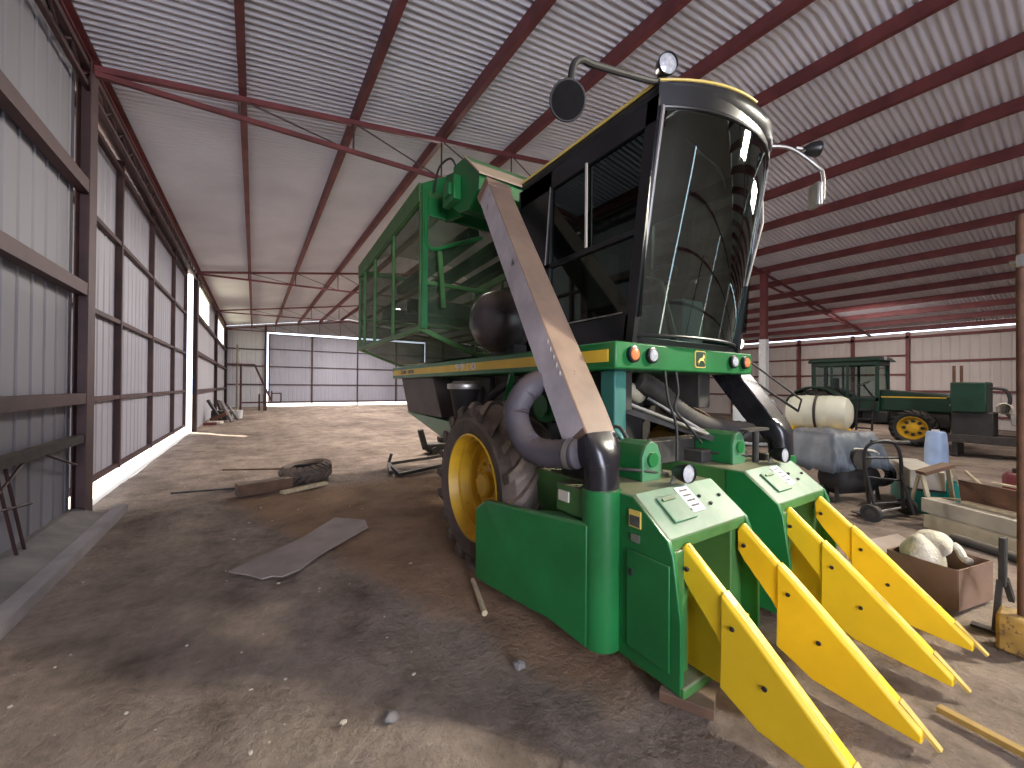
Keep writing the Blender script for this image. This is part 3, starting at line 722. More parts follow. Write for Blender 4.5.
part(MB().cyl((3.7, 2.45, 2.62), (3.68, 2.38, 2.85), .012, 8).ball((3.68, 2.38, 2.87), .028), 'control_lever', BLACK, cab)
part(MB().cyl((2.62, 2.25, 2.12), (2.62, 2.2, 2.75), .014, 8).cyl((2.62, 2.2, 2.75), (2.78, 2.25, 2.6), .012, 8), 'grab_bar', STEEL, cab)
part(MB().tube(smooth_path([(2.75, 1.80, 3.60), (2.92, 1.75, 3.50), (3.1, 1.73, 3.44), (3.2, 1.74, 3.33)]), .007, 6), 'wiper_arm', BLACKM, cab)
part(MB().tube([(4.06, 1.86, 3.78), (4.10, 1.87, 3.3), (4.02, 1.98, 2.7)], .013, 8), 'grab_rail', STEEL, cab)
# mirrors and roof work lamps
mr = part(MB().tube(smooth_path([(2.5, 1.86, 3.98), (2.35, 1.86, 3.93), (1.80, 1.82, 3.76), (1.67, 1.80, 3.72), (1.60, 1.80, 3.64), (1.575, 1.80, 3.45)], 5), .022, 10), 'mirror_arm', BLACKM, cab)
mc = V((1.56, 1.80, 3.42)); md = V((-.42, -.78, -.40)).normalized()
part(MB().lathe([(.001, .05), (.07, .045), (.105, .02), (.112, -.005), (.108, -.012), (.001, -.012)], mc, -md, 28), 'round_mirror', BLACKM, cab)
part(MB().lathe([(.10, -.013), (.001, -.013)], mc, -md, 28), 'mirror_glass', BLACKX, cab)
mr2 = part(MB().tube(smooth_path([(4.02, 1.80, 3.98), (4.15, 1.65, 3.93), (4.32, 1.50, 3.74), (4.35, 1.47, 3.66), (4.35, 1.47, 3.43)], 5), .016, 10).cyl((4.35, 1.47, 3.45), (4.28, 1.50, 3.44), .012, 8), 'mirror_arm', STEEL, cab)
part(MB().obox((4.27, 1.50, 3.46), (.05, .13, .22), math.radians(-35)), 'side_mirror', STEEL, cab, bevel=.015)
def work_lamp(c, d, nm='work_lamp', r=.075, parent=cab):
    c = V(c); o = part(MB().lathe([(.001, .11), (r * .45, .105), (r * .85, .06), (r, .01), (r * 1.06, -.005), (r, -.02), (r * .93, -.008)], c, -V(d), 24), nm, BLACK, parent)
    return o, MB().lathe([(r * .94, -.006), (r * .6, -.014), (.001, -.018)], c, -V(d), 24)
o, l = work_lamp((2.52, 1.80, 4.08), (-.35, -.9, -.15)); part(l, 'lamp_lens', LENS, cab)
part(MB().cyl((2.53, 1.88, 3.96), (2.53, 1.87, 4.05), .02, 8), 'lamp_bracket', BLACKM, cab)
o, l = work_lamp((4.30, 1.50, 3.90), (.75, -.6, .0), r=.065); part(l, 'lamp_lens', LENS, cab)
part(MB().cyl((4.18, 1.62, 3.93), (4.27, 1.56, 3.91), .016, 8), 'lamp_bracket', STEEL, cab)
# lit deck lamp at the right front corner of the cab and one inside the basket
o, l = work_lamp((4.16, 2.12, 2.16), (-.3, -.95, -.05), 'deck_work_lamp', .058, pk); l.build('lit_lens', LIT, o)
o, l = work_lamp((2.62, 8.6, 3.3), (-.3, -.95, -.2), 'basket_work_lamp', .10, pk); l.build('lit_lens', LIT, o)
# ladder rail on the right of the deck
part(MB().tube([(4.2, 2.2, 2.05), (4.28, 2.2, 1.9), (5.1, 1.95, 1.45)], .014, 8).tube([(4.28, 2.1, 2.0), (5.05, 1.9, 1.58), (5.1, 1.95, 1.45)], .01, 8), 'step_rail', BLACKM)

# --- picking heads
HF, HT = 1.34, 1.58       # front lip / top of slope (Y)
def head(x0, x1, pipe_side):
    zl, zt, zb = .86, 1.055, .07
    sec = [(HF, .80), (HF, zl), (HT, zt), (2.55, zt), (2.55, .25), (HT - .1, .25), (HT - .1, .80)]
    hd_ = part(MB().prism([(x0, y, z) for y, z in [(HF, .79), (HF, zl), (HT, zt), (2.55, zt), (2.55, .3), (HT + .1, .3), (HT + .1, .79)]], (x1 - x0, 0, 0)), 'picking_head', GREEN_D, bevel=.012)
    # side cheeks
    for xa, xb in ((x0 - .004, x0 + .03), (x1 - .03, x1 + .004)):
        part(MB().prism([(xa, HF, .86), (xa, HT, 1.05), (xa, 1.72, 1.05), (xa, 1.72, zb), (xa, HF - .14 + .06, zb), (xa, HF - .08, .45), (xa, HF - .03, .79)], (xb - xa, 0, 0)), 'side_panel', GREEN, hd_, bevel=.006)
    part(MB().add([(x0 + .02, HF + .002, zl + .006), (x1 - .02, HF + .002, zl + .006), (x1 - .02, HT, zt + .006), (x0 + .02, HT, zt + .006)], [(0, 1, 2, 3)]), 'slope_sheet', GREEN_P, hd_, smooth=False)
    sl = V((0, HT - HF, zt - zl)).normalized(); nrm = V((0, -sl.z, sl.y))
    P = lambda u, t, d=.008: V((x0 + (x1 - x0) * u, HF, zl)) + sl * (t * V((0, HT - HF, zt - zl)).length) + nrm * d
    def slab(u0, u1, t0, t1, d0, d1): 
        a = [P(u0, t0, d0), P(u1, t0, d0), P(u1, t1, d0), P(u0, t1, d0)]
        return MB().prism(a, nrm * (d1 - d0))
    hatch = part(slab(.17, .43, .25, .82, .006, .02), 'inspection_hatch', GREEN_P, hd_, bevel=.006)
    part(slab(.20, .34, .70, .75, .02, .032), 'hatch_handle', GREEN_D, hatch, smooth=False)
    part(slab(.44, .60, .36, .96, .007, .010), 'white_decal', DECALW, hd_, smooth=False)
    for t_ in (.48, .60, .72, .84): part(slab(.47, .57, t_, t_ + .04, .010, .0115), 'decal_text_line', DECALK, hd_, smooth=False)
    for u, t in ((.64, .66), (.70, .45), (.88, .58), (.42, .42)):
        part(MB().lathe([(.001, .016), (.010, .014), (.012, .0)], P(u, t, .006), nrm, 10), 'cap_bolt', BLACKM, hd_)
    # dark picking throat and inner cabinets
    part(MB().box(x0 + .03, x1 - .03, HT + .05, 2.4, .12, .8), 'picking_throat', BLACKM, hd_)
    part(MB().box(x0 + .02, x0 + .16, HF - .02, HT + .3, .10, .80), 'drum_cabinet', GREEN_D, hd_, bevel=.008)
    part(MB().box(x1 - .16, x1 - .02, HF + .02, HT + .3, .10, .80), 'drum_cabinet', GREEN_D, hd_, bevel=.008)
    part(MB().box(x0, x1, HF - .1, HF + .0, .06, .12), 'lower_skid', GREEN_D, hd_, bevel=.01)
    # top gear housing and work lamp
    gx = x0 + (.42 if pipe_side < 0 else .30); gy = 1.78
    sec = [(gx - .10, 1.055), (gx + .10, 1.055), (gx + .10, 1.22), (gx + .06, 1.30), (gx, 1.33), (gx - .06, 1.30), (gx - .10, 1.22)]
    gb = part(MB().prism([(x, gy, z) for x, z in sec], (0, .34, 0)), 'gear_housing', GREEN, hd_, bevel=.012)
    part(MB().lathe([(.001, -.03), (.05, -.03), (.055, 0)], (gx, gy, 1.2), (0, 1, 0), 20), 'bearing_cap', GREEN, hd_)
    part(MB().prism([(x, gy - .012, z) for x, z in [(a * 1.0, b) for a, b in sec]], (0, .02, 0)), 'housing_flange', GREEN_P, hd_, bevel=.004)
    lo, l = work_lamp((x0 + .50 if pipe_side < 0 else x0 + .60, 1.55, 1.135), (-.12, -1, .05), 'head_lamp', .062, hd_); part(l, 'lamp_lens', LENS, hd_)
    part(MB().cyl((x0 + .48 if pipe_side < 0 else x0 + .58, 1.66, 1.05), (x0 + .5 if pipe_side < 0 else x0 + .6, 1.63, 1.12), .014, 8), 'lamp_bracket', STEEL, hd_)
    for k in range(4):
        yk = 1.72 + .2 * k; part(MB().tube(smooth_path([(x0 + .1 + .1 * k, 2.4, 1.08), (x0 + .25 + .08 * k, yk + .1, 1.14 + .02 * k), (x1 - .2, 1.8 + .1 * k, 1.07)]), .012, 8), 'grease_line', [BLACKM, GREEN, SOOT, TEAL][k], hd_)
    part(MB().box(x0 + .05, x0 + .2, 1.95, 2.3, 1.05, 1.16), 'valve_body', SOOT, hd_, bevel=.01); part(MB().box(x1 - .28, x1 - .12, 1.9, 2.15, 1.05, 1.13), 'valve_body', SOOT, hd_, bevel=.01); part(MB().cyl((x1 - .15, 1.75, 1.05), (x1 - .15, 1.75, 1.12), .04, 12), 'filler_cap', SOOT, hd_, bevel=.01)
    return hd_
H1 = head(1.90, 2.74, -1)
H2 = head(3.18, 4.02, 1)
# left head: access door, latch, warning plate, small plate
xs_ = 1.893
dr = part(MB().box(xs_ - .012, xs_, HF - .02, 1.61, .16, .735), 'access_door', GREEN, H1, bevel=.005)
# outer shield of the left head and its half-round pipe socket
def shield(sgn, xo_b, xo_f, Hd, xin):
    f = lambda y: xo_f + (xo_b - xo_f) * (y - 1.78) / (2.92 - 1.78)
    zt = lambda y: .845 - .07 * (y - 1.9)
    rings = []
    for y, zb in ((2.92, .12), (2.80, .11), (2.28, .12), (2.14, .13), (2.05, .12), (1.80, .085)):
        x = f(y); tz = .70 if y > 2.9 else zt(y)
        rings.append([(x, y, zb), (x, y, tz - .02), (x + sgn * .015, y, tz), (x + sgn * (.05 if y > 2.25 else .14), y, tz), (x + sgn * (.05 if y > 2.25 else .14), y, zb)])
    o = part(MB().loft(rings), 'outer_shield', GREEN, Hd, bevel=.008)
    pc = xo_f + sgn * .13
    return o
sh = shield(1, 1.555, 1.738, H1, 1.9)
part(MB().lathe([(.001, .085), (.125, .085), (.125, 1.06), (.10, 1.065), (.001, 1.065)], (1.865, 1.80, 0), (0, 0, 1), 28), 'pipe_socket', GREEN, H1)
part(MB().box(1.77, 1.90, 1.80, 2.14, .85, 1.04), 'inner_housing', GREEN_D, H1, bevel=.012)
part(MB().box(1.758, 1.77, 2.0, 2.1, .93, 1.0), 'housing_label', CREAM, H1, smooth=False)
sh2 = shield(-1, 4.64, 4.446, H2, 4.0)
part(MB().lathe([(.001, .085), (.125, .085), (.125, 1.06), (.10, 1.065), (.001, 1.065)], (4.32, 1.80, 0), (0, 0, 1), 28), 'pipe_socket', GREEN, H2)
part(MB().box(4.02, 4.40, 1.85, 2.2, .3, 1.0), 'inner_housing', GREEN_D, H2, bevel=.012)
# stickers on the left cheek
part(MB().box(xs_ - .006, xs_ + .002, 1.515, 1.60, .875, .975), 'warning_plate', DECALY, H1, smooth=False)
part(MB().box(xs_ - .008, xs_ + .002, 1.522, 1.593, .882, .945), 'warning_text_block', DECALK, H1, smooth=False)
part(MB().box(xs_ - .006, xs_ + .002, 1.525, 1.585, .79, .835), 'serial_plate', STEEL, H1, smooth=False)
part(MB().box(xs_ - .02, xs_ - .012, 1.565, 1.59, .59, .63), 'door_latch', BLACKM, H1)
# steel T-bar standing on the right head
part(MB().box(3.50, 3.86, 1.70, 1.78, 1.33, 1.35).cyl((3.7, 1.74, 1.05), (3.7, 1.74, 1.34), .025, 10).bar((3.45, 1.9, 1.1), (3.62, 1.76, 1.32), .03), 'support_stand', SOOT, H2)

# --- row dividers: two-piece yellow points
def divider(x, big, nm='row_divider'):
    w = .035
    def shell(side, ridge):
        """side: lower outline, ridge: upper outline; both rear to front, (y, z)"""
        rings = []
        for (yb, zb), (yt, zt), k in zip(side, ridge, [1] * len(side)):
            h = max(zt - zb, .01); ww = w
            rings.append([(x - ww, yb, zb), (x - ww, yt, zt - min(.02, h * .4)), (x - ww * .55, yt, zt), (x + ww * .55, yt, zt), (x + ww, yt, zt - min(.02, h * .4)), (x + ww, yb, zb)])
        return MB().loft(rings)
    rear = shell([(1.34, .66), (1.30, .60), (1.14, .42), (1.06, .30)], [(1.345, .80), (1.32, .83), (1.10, .64), (.98, .52)])
    o = part(rear, nm, YELLOW, bevel=.006)
    w = .044
    frt = shell([(1.11, .41), (1.11, .17), (.93, .08), (.66, .055), (.50, .045)], [(1.11, .655), (1.06, .615), (.93, .50), (.66, .25), (.50, .10)])
    part(frt, 'divider_point', YELLOW, o, bevel=.006)
    part(MB().prism([(x - .022, .58, .185), (x + .022, .58, .185), (x + .016, .44, .045), (x - .016, .44, .045)], (0, .010, -.012)), 'point_tip', YWORN, o, smooth=False)
    part(MB().bar((x, 1.31, .824), (x, .99, .531), .026, .003), 'ridge_wear', YWORN, o, smooth=False)
    part(MB().bar((x, 1.05, .606), (x, .66, .251), .030, .003), 'ridge_wear', YWORN, o, smooth=False)
    for y, z in ((1.30, .70), (.90, .30), (1.05, .50)):
        part(MB().cyl((x - w - .008, y, z), (x + w + .008, y, z), .012, 8), 'divider_bolt', BLACKM, o)
    return o
for i, x in enumerate((2.05, 2.66, 3.31, 3.86)):
    o = divider(x, i)
    if i % 2 == 0: part(MB().box(x + (.05 if i % 2 == 0 else -.062), x + (.062 if i % 2 == 0 else -.05), 1.02, 1.5, .12, .56), 'inner_guide_plate', YELLOW, o, bevel=.003)

#@@P0
# ------------------------------------------------------------------ the green tractor in the side aisle
def P_(root):
    return lambda mb, name, mat, parent=None, **k: mb.build(name, mat, parent or root, **k)
tr = thing('tractor', 'dark green tractor with closed cab and yellow front rims by the right wall', 'tractor', (17.5, 4.6, 0))
p = P_(tr)
def farm_wheel(root, c, R, rr_, w, lugs, nm, f=-1):
    o = tyre(MB(), c, R, rr_, w, lugs, R * .05).build(nm, RUBBERD, root)
    MB().lathe([(rr_ + .02, f*w*.42), (rr_, f*w*.44), (rr_ * .93, f*w*.3), (rr_ * .86, f*w*.1), (rr_ * .8, f*w*.06), (rr_ * .45, f*w*.12), (rr_ * .4, f*w*.2), (.001, f*w*.22)], c, (1, 0, 0), 28).build('rim', YRIM, o)
    h = MB()
    for k in range(8):
        a = 2 * PI * k / 8; q = V(c) + V((f * w * .1, math.cos(a) * rr_ * .62, math.sin(a) * rr_ * .62)); h.cyl(q, q + V((f * .03, 0, 0)), .05, 8)
    h.build('rim_slots', BLACKM, o); return o
farm_wheel(tr, (16.85, 5.90, .84), .85, .5, .5, 18, 'rear_wheel'); farm_wheel(tr, (18.25, 5.90, .84), .85, .5, .5, 18, 'rear_wheel', 1)
farm_wheel(tr, (16.80, 3.38, .54), .55, .33, .4, 18, 'front_wheel'); farm_wheel(tr, (18.2, 3.38, .54), .55, .33, .4, 18, 'front_wheel', 1)
p(MB().box(17.2, 17.8, 2.7, 6.2, .55, 1.05).box(16.95, 18.1, 3.28, 3.48, .45, .65).box(17.0, 18.0, 5.75, 6.05, .6, 1.0), 'drive_train', SOOT, bevel=.03)
hp_ = [(4.25, 1.0), (2.55, 1.0), (2.5, 1.42), (2.75, 1.56), (4.25, 1.70)]
p(MB().prism([(17.12, y, z) for y, z in hp_], (.86, 0, 0)), 'hood', DKGREEN, bevel=.05)
p(MB().box(17.105, 17.12, 2.75, 4.2, 1.44, 1.475), 'hood_stripe', STRIPE, smooth=False)
p(MB().box(17.14, 17.96, 2.44, 2.52, .95, 1.42), 'front_grille', BLACKM, bevel=.02)
p(MB().lathe([(.07, 0), (.05, -.03), (.001, -.035)], (17.11, 2.62, 1.25), (1, 0, 0), 16), 'headlight', LENS)
p(MB().box(17.3, 17.8, 2.1, 2.46, .5, .85), 'front_weight', BLACKM, bevel=.02)
cb = p(MB().box(16.98, 18.12, 4.22, 6.05, .95, 1.35), 'cab_floor', DKGREEN, bevel=.02)
fr = MB()
for y0_, y1_, in ((4.22, 4.32), (5.0, 5.08), (5.45, 5.52), (5.95, 6.07)):
    for x in (16.98, 18.06): fr.box(x, x + .06, y0_, y1_, 1.3, 2.62)
for x in (16.98, 18.06): fr.box(x, x + .06, 4.22, 6.05, 1.3, 1.42).box(x, x + .06, 4.22, 6.05, 2.5, 2.62)
for y in (4.22, 6.0): fr.box(16.98, 18.12, y, y + .07, 2.5, 2.62).box(16.98, 18.12, y, y + .07, 1.3, 1.45)
p(fr, 'cab_pillars', DKGREEN, cb, bevel=.01)
for x in (17.01, 18.09):
    p(MB().add([(x, 4.3, 1.4), (x, 5.98, 1.4), (x, 5.98, 2.52), (x, 4.3, 2.52)], [(0, 1, 2, 3)]), 'side_glass', GLASST, cb, smooth=False)
p(MB().add([(17.02, 4.24, 1.45), (18.08, 4.24, 1.45), (18.08, 4.30, 2.52), (17.02, 4.30, 2.52)], [(0, 1, 2, 3)]), 'front_glass', GLASST, cb, smooth=False)
p(MB().add([(17.02, 6.03, 1.45), (18.08, 6.03, 1.45), (18.08, 6.0, 2.52), (17.02, 6.0, 2.52)], [(0, 1, 2, 3)]), 'rear_glass', GLASST, cb, smooth=False)
p(MB().prism([(16.9, 4.05, 2.62), (16.9, 6.2, 2.62), (16.9, 6.12, 2.78), (16.9, 4.2, 2.78)], (1.3, 0, 0)), 'cab_roof', DKGREEN, bevel=.05)
p(MB().lathe([(.06, 0), (.06, -.05), (.001, -.06)], (16.98, 4.08, 2.70), (0, 1, 0), 14), 'roof_lamp', LENS)
p(MB().box(17.3, 17.75, 5.1, 5.5, 1.35, 1.55).box(17.3, 17.75, 5.48, 5.6, 1.5, 2.1), 'seat', SEATM, cb, bevel=.04)
p(MB().cyl((17.5, 4.45, 1.35), (17.5, 4.75, 1.85), .03, 8).tube([V((17.5, 4.76, 1.88)) + V((math.cos(2*PI*k/16) * .19, math.sin(2*PI*k/16) * .17, math.sin(2*PI*k/16) * -.09)) for k in range(17)], .015, 6), 'steering_wheel', BLACKM, cb)
for x in (16.6, 17.9):
    ring = []
    for k in range(11):
        a = math.radians(20 + 14 * k); c_ = V((x, 5.9, .84))
        r0, r1 = .90, .96
        ring.append([c_ + V((0, -math.cos(a) * r0, math.sin(a) * r0)), c_ + V((.52, -math.cos(a) * r0, math.sin(a) * r0)), c_ + V((.52, -math.cos(a) * r1, math.sin(a) * r1)), c_ + V((0, -math.cos(a) * r1, math.sin(a) * r1))])
    p(MB().loft(ring), 'rear_fender', DKGREEN, bevel=.01)
st_ = p(MB().bar((16.80, 4.35, .35), (16.98, 4.35, 1.3), .05).bar((16.80, 4.75, .35), (16.98, 4.75, 1.3), .05), 'step_ladder', BLACKM)
for z in (.4, .7, 1.0): p(MB().box(16.75, 16.95, 4.35, 4.75, z, z + .04), 'step', BLACKM, st_)
p(MB().box(17.0, 17.3, 4.0, 4.7, .6, 1.0), 'fuel_tank', BLACKM, bevel=.06)

# stationary engine unit
en = thing('engine_unit', 'dark green boxed engine unit on a skid in front of the tractor', 'engine', (15.7, 1.95, 0))
p = P_(en)
p(MB().box(15.2, 16.1, 1.76, 2.38, 1.13, 1.90), 'engine_housing', DKGREEN, bevel=.03)
p(MB().bar((15.25, 2.42, .45), (15.25, 1.0, .45), .12, .2).bar((16.05, 2.42, .45), (16.05, 1.0, .45), .12, .2).box(15.25, 16.05, 1.2, 2.3, .4, .52), 'skid_frame', SOOT)
p(MB().box(15.3, 16.0, 1.66, 2.38, .5, 1.14), 'engine_base', BLACKM, bevel=.03)
for y in (2.33, 2.20): p(MB().cyl((15.35, y, 1.88), (15.35, y, 2.33), .03, 10), 'exhaust_pipe', RUST)
p(MB().lathe([(.12, 0), (.14, .04), (.14, .2), (.11, .22), (.001, .22)], (15.25, 1.50, 1.25), (1, 0, 0), 20), 'cream_pump', CREAM)
p(MB().tube(smooth_path([(15.3, 1.70, 1.75), (15.3, 1.48, 1.70), (15.3, 1.41, 1.45), (15.3, 1.46, 1.15), (15.3, 1.3, .95)]), .035, 8), 'suction_pipe', BLACKM)
p(MB().box(15.25, 15.5, 1.18, 1.4, .85, 1.12).cyl((15.3, 1.14, 1.0), (15.3, .9, 1.0), .09, 12), 'gear_pump', STEEL, bevel=.02)
p(MB().box(15.25, 16.05, 1.1, 1.2, .0, .5), 'skid_leg', SOOT); p(MB().box(15.25, 16.05, 2.26, 2.36, .0, .5), 'skid_leg', SOOT)

# tanks
tk = thing('poly_tank', 'cream white horizontal poly tank strapped on a yellow cradle behind the tarpaulin', 'tank', (12.8, 4.4, 0))
p = P_(tk)
p(MB().lathe([(.001, -.72), (.25, -.70), (.40, -.62), (.455, -.5), (.46, -.3), (.47, -.28), (.47, -.22), (.46, -.2), (.46, .2), (.47, .22), (.47, .28), (.46, .3), (.455, .5), (.40, .62), (.25, .70), (.001, .72)], (12.8, 4.42, 1.06), (.12, -1, 0), 36), 'tank_shell', TANKW)
p(MB().lathe([(.08, .44), (.08, .52), (.001, .52)], (12.8, 4.42, 1.06), (0, 0, 1), 16), 'filler_lid', BLACKM)
p(MB().lathe([(.472, -.03), (.478, -.03), (.478, .03), (.472, .03)], (12.8, 4.42, 1.06), (.12, -1, 0), 36), 'tank_strap', SOOT)
p(MB().box(12.35, 13.25, 3.85, 4.0, .5, .66).box(12.35, 13.25, 4.85, 5.0, .5, .66).box(12.35, 12.45, 3.7, 5.1, .42, .54).box(13.15, 13.25, 3.7, 5.1, .42, .54), 'cradle', YELLOW, bevel=.01)
for x in (12.4, 13.2):
    for y in (3.85, 4.95): p(MB().box(x - .04, x + .04, y - .04, y + .04, 0, .45), 'leg', YELLOW)
t2 = thing('upright_tank', 'bluish white upright tank seen under the picker cab', 'tank', (12.8, 6.1, 0))
p = P_(t2)
p(MB().lathe([(.55, .02), (.58, .06), (.58, 1.15), (.5, 1.35), (.25, 1.55), (.14, 1.58), (.14, 1.66), (.001, 1.66)], (12.8, 6.05, 0), (0, 0, 1), 36), 'tank_shell', TANKB)
p(MB().lathe([(.585, .5), (.592, .5), (.592, .54), (.585, .54)], (12.8, 6.05, 0), (0, 0, 1), 36), 'tank_band', TANKW)

# air compressor under its tarpaulin, the tarpaulin, tyre, hand truck
ac = thing('air_compressor', 'black wheeled air compressor half hidden under the grey tarpaulin', 'compressor', (7.8, 2.25, 0))
p = P_(ac)
p(MB().lathe([(.001, -.42), (.12, -.41), (.2, -.36), (.24, -.28), (.24, .28), (.2, .36), (.12, .41), (.001, .42)], (7.75, 2.28, .33), (.93, -.36, 0), 28), 'air_tank', BLACKM)
p(MB().obox((7.75, 2.32, .70), (.6, .36, .3), -.37), 'motor', BLACK, bevel=.04)
p(MB().cyl((7.5, 2.22, .68), (7.4, 2.02, .68), .15, 18), 'belt_pulley', SOOT)
p(MB().tube(smooth_path([(7.3, 2.35, .8), (7.45, 2.05, .82), (7.8, 1.95, .74), (7.95, 2.0, .5)]), .018, 8), 'air_hose', CREAM)
p(MB().bar((7.35, 2.3, 0), (7.4, 2.35, .8), .04).bar((8.05, 2.0, .0), (8.0, 2.1, .8), .04), 'stand_leg', BLACKM)
p(MB().cyl((7.42, 2.55, .11), (7.40, 2.47, .11), .11, 16), 'wheel', RUBBERD)
def tarp():
    nx, ny = 34, 26; vs = []
    for j in range(ny + 1):
        for i in range(nx + 1):
            u, v = i / nx * 2 - 1, j / ny * 2 - 1
            ed = max(abs(u), abs(v)); drop = max(0, (ed - .62) / .38)
            z = .98 - .50 * drop ** 1.3 + .05 * noise.noise(V((u * 3, v * 3, 1))) + .035 * noise.noise(V((u * 8, v * 7, 5))) + .06 * (1 - u * u)
            k = 1 - .12 * drop
            x, y = u * .60 * k, v * .56 * k
            y += .03 * noise.noise(V((u * 9, z * 5, 3))) * (1 + drop); a = -.40
            vs.append((7.66 + x * math.cos(a) - y * math.sin(a), 2.47 + x * math.sin(a) + y * math.cos(a), z))
    return MB().add(vs, [(j*(nx+1)+i, j*(nx+1)+i+1, (j+1)*(nx+1)+i+1, (j+1)*(nx+1)+i) for j in range(ny) for i in range(nx)])
o = tarp().build('tarpaulin', TARP, angle=75); so_ = o.modifiers.new('thick', 'SOLIDIFY'); so_.thickness = .008
tag(o, 'crumpled blue grey tarpaulin draped over the air compressor', 'tarpaulin')
m = MB(); tyre(m, (8.02, 2.0, .42), .20, .12, .10, 14, .012); p(m, 'flywheel', RUBBERD)
ht = thing('hand_truck', 'black two-wheeled hand truck standing beside the cream chest', 'hand truck', (7.0, 1.65, 0))
p = P_(ht)
fr = MB().tube(smooth_path([(6.74, 1.76, .12), (6.72, 1.80, .55), (6.74, 1.82, .85), (6.78, 1.78, .97), (6.90, 1.70, 1.02), (7.02, 1.60, 1.0), (7.08, 1.55, .84), (7.15, 1.55, .5), (7.25, 1.56, .12)], 5), .02, 10)
fr.tube([(6.72, 1.80, .55), (7.15, 1.55, .5)], .014, 8).tube([(6.73, 1.80, .8), (7.08, 1.57, .8)], .014, 8).tube([(6.74, 1.77, .2), (7.24, 1.56, .2)], .014, 8)
p(fr, 'tube_frame', BLACK)
p(MB().cyl((6.85, 1.78, 1.01), (7.15, 1.48, 1.01), .024, 10), 'grip', SOOT)
p(MB().bar((6.74, 1.80, .6), (6.60, 1.66, .12), .025).bar((7.14, 1.56, .6), (7.0, 1.40, .12), .025), 'wheel_brace', BLACK)
p(MB().cyl((6.6, 1.73, .115), (7.45, 1.55, .115), .014, 8), 'axle', STEEL)
for c_ in ((6.63, 1.72, .115), (7.42, 1.555, .115)):
    w = p(MB().lathe([(.06, -.035), (.105, -.035), (.115, -.02), (.115, .02), (.105, .035), (.06, .035)], c_, (.98, -.2, 0), 22), 'wheel', RUBBERD)
    p(MB().lathe([(.001, -.04), (.06, -.03), (.06, .03), (.001, .04)], c_, (.98, -.2, 0), 16), 'wheel_hub', SOOT, w)
p(MB().prism([(6.74, 1.78, .02), (7.25, 1.57, .02), (7.36, 1.78, .02), (6.85, 1.99, .02)], (0, 0, .015)), 'toe_plate', BLACKM)
# chest, buckets, sawhorse
ch = thing('tool_chest', 'chest with cream lid and teal base standing behind the hand truck', 'chest', (8.0, 1.55, 0))
p = P_(ch)
ca = math.atan2(.4, .917); c0 = V((7.64, 1.57, 0)); ux = V((math.cos(ca), math.sin(ca), 0)); uy = V((math.sin(ca), -math.cos(ca), 0))
ctr = c0 + ux * .62 + uy * .17
p(MB().obox(ctr + V((0, 0, .16)), (1.16, .30, .32), ca), 'teal_base', TEALB, bevel=.012)
p(MB().obox(ctr + V((0, 0, .45)), (1.24, .35, .28), ca), 'cream_lid', CREAM, bevel=.012)
p(MB().obox(ctr + V((0, 0, .325)), (1.25, .36, .03), ca), 'lid_edge', SOOT)
o = thing('bucket', 'teal bucket standing between the chest and the sawhorse', 'bucket', (8.36, 1.27, 0))
P_(o)(MB().lathe([(.001, .0), (.12, 0), (.155, .36), (.165, .36), (.165, .385), (.145, .385), (.14, .36), (.11, .02), (.001, .02)], (8.36, 1.27, 0), (0, 0, 1), 24), 'bucket_body', TEALB)
P_(o)(MB().tube([V((8.36 + .16 * math.cos(a), 1.27, .37 + .15 * math.sin(a))) for a in [PI * k / 10 for k in range(11)]], .005, 6), 'bail_handle', STEEL)
o = thing('barrel', 'pale blue plastic barrel behind the tool chest', 'barrel', (9.6, 1.66, 0))
P_(o)(MB().lathe([(.001, 0), (.13, 0), (.145, .04), (.145, .3), (.138, .34), (.145, .38), (.14, .75), (.12, .98), (.10, 1.0), (.001, 1.0)], (9.6, 1.66, 0), (0, 0, 1), 28), 'barrel_body', PALEBLUE)
P_(o)(MB().lathe([(.05, 1.0), (.05, 1.03), (.001, 1.03)], (9.56, 1.66, 0), (0, 0, 1), 12), 'bung', DECALW)
sw = thing('sawhorse', 'low sawhorse with brown top plank and pale splayed legs before the chest', 'sawhorse', (7.5, 1.25, 0))
p = P_(sw)
p(MB().bar((7.38, 1.42, .60), (7.62, 1.20, .72), .16, .045), 'top_plank', WOODB)
for a, b in (((7.36, 1.40, .58), (7.25, 1.27, 0)), ((7.42, 1.44, .58), (7.44, 1.56, 0)), ((7.58, 1.18, .70), (7.62, .94, 0)), ((7.66, 1.22, .70), (7.84, 1.18, 0))):
    p(MB().bar(a, b, .045, .03), 'leg', WOODW)
p(MB().bar((7.31, 1.33, .3), (7.60, 1.05, .3), .035, .025), 'stretcher', WOODW)

# timber and steel lying along the right edge of the photograph
def board(name, a, b, w, h, mat, label, cat='board', group=None):
    o = MB().bar(a, b, w, h).build(name, mat, bevel=.004, smooth=False); return tag(o, label, cat, group)
board('timber_beam', (7.02, 1.26, .085), (6.14, -.33, .085), .20, .16, WOODW, 'pale timber beam lying on the dirt, lowest of the small stack', 'beam')
board('timber_beam', (7.16, 1.30, .255), (6.26, -.33, .255), .22, .17, paint('grey_white_board', (.36, .32, .25), .7, .2, 4.), 'grey white timber beam laid on the lowest pale beam', 'beam')
board('wooden_batten', (7.10, 1.0, .36), (6.62, .1, .36), .09, .035, WOODP, 'narrow pale batten lying on top of the timber stack', 'batten')
o = MB().obox((7.02, .62, .31), (.95, .03, .60), math.radians(61), math.radians(-8)).build('rusted_plate', RUST, bevel=.004)
tag(o, 'dark brown rusted steel plate leaning on the timber stack', 'steel plate')
o = MB().cyl((7.62, 1.06, .66), (7.12, .36, .03), .018, 10).build('leaning_pole', WOODP); tag(o, 'thin pale pole leaning against the rusted plate', 'pole')
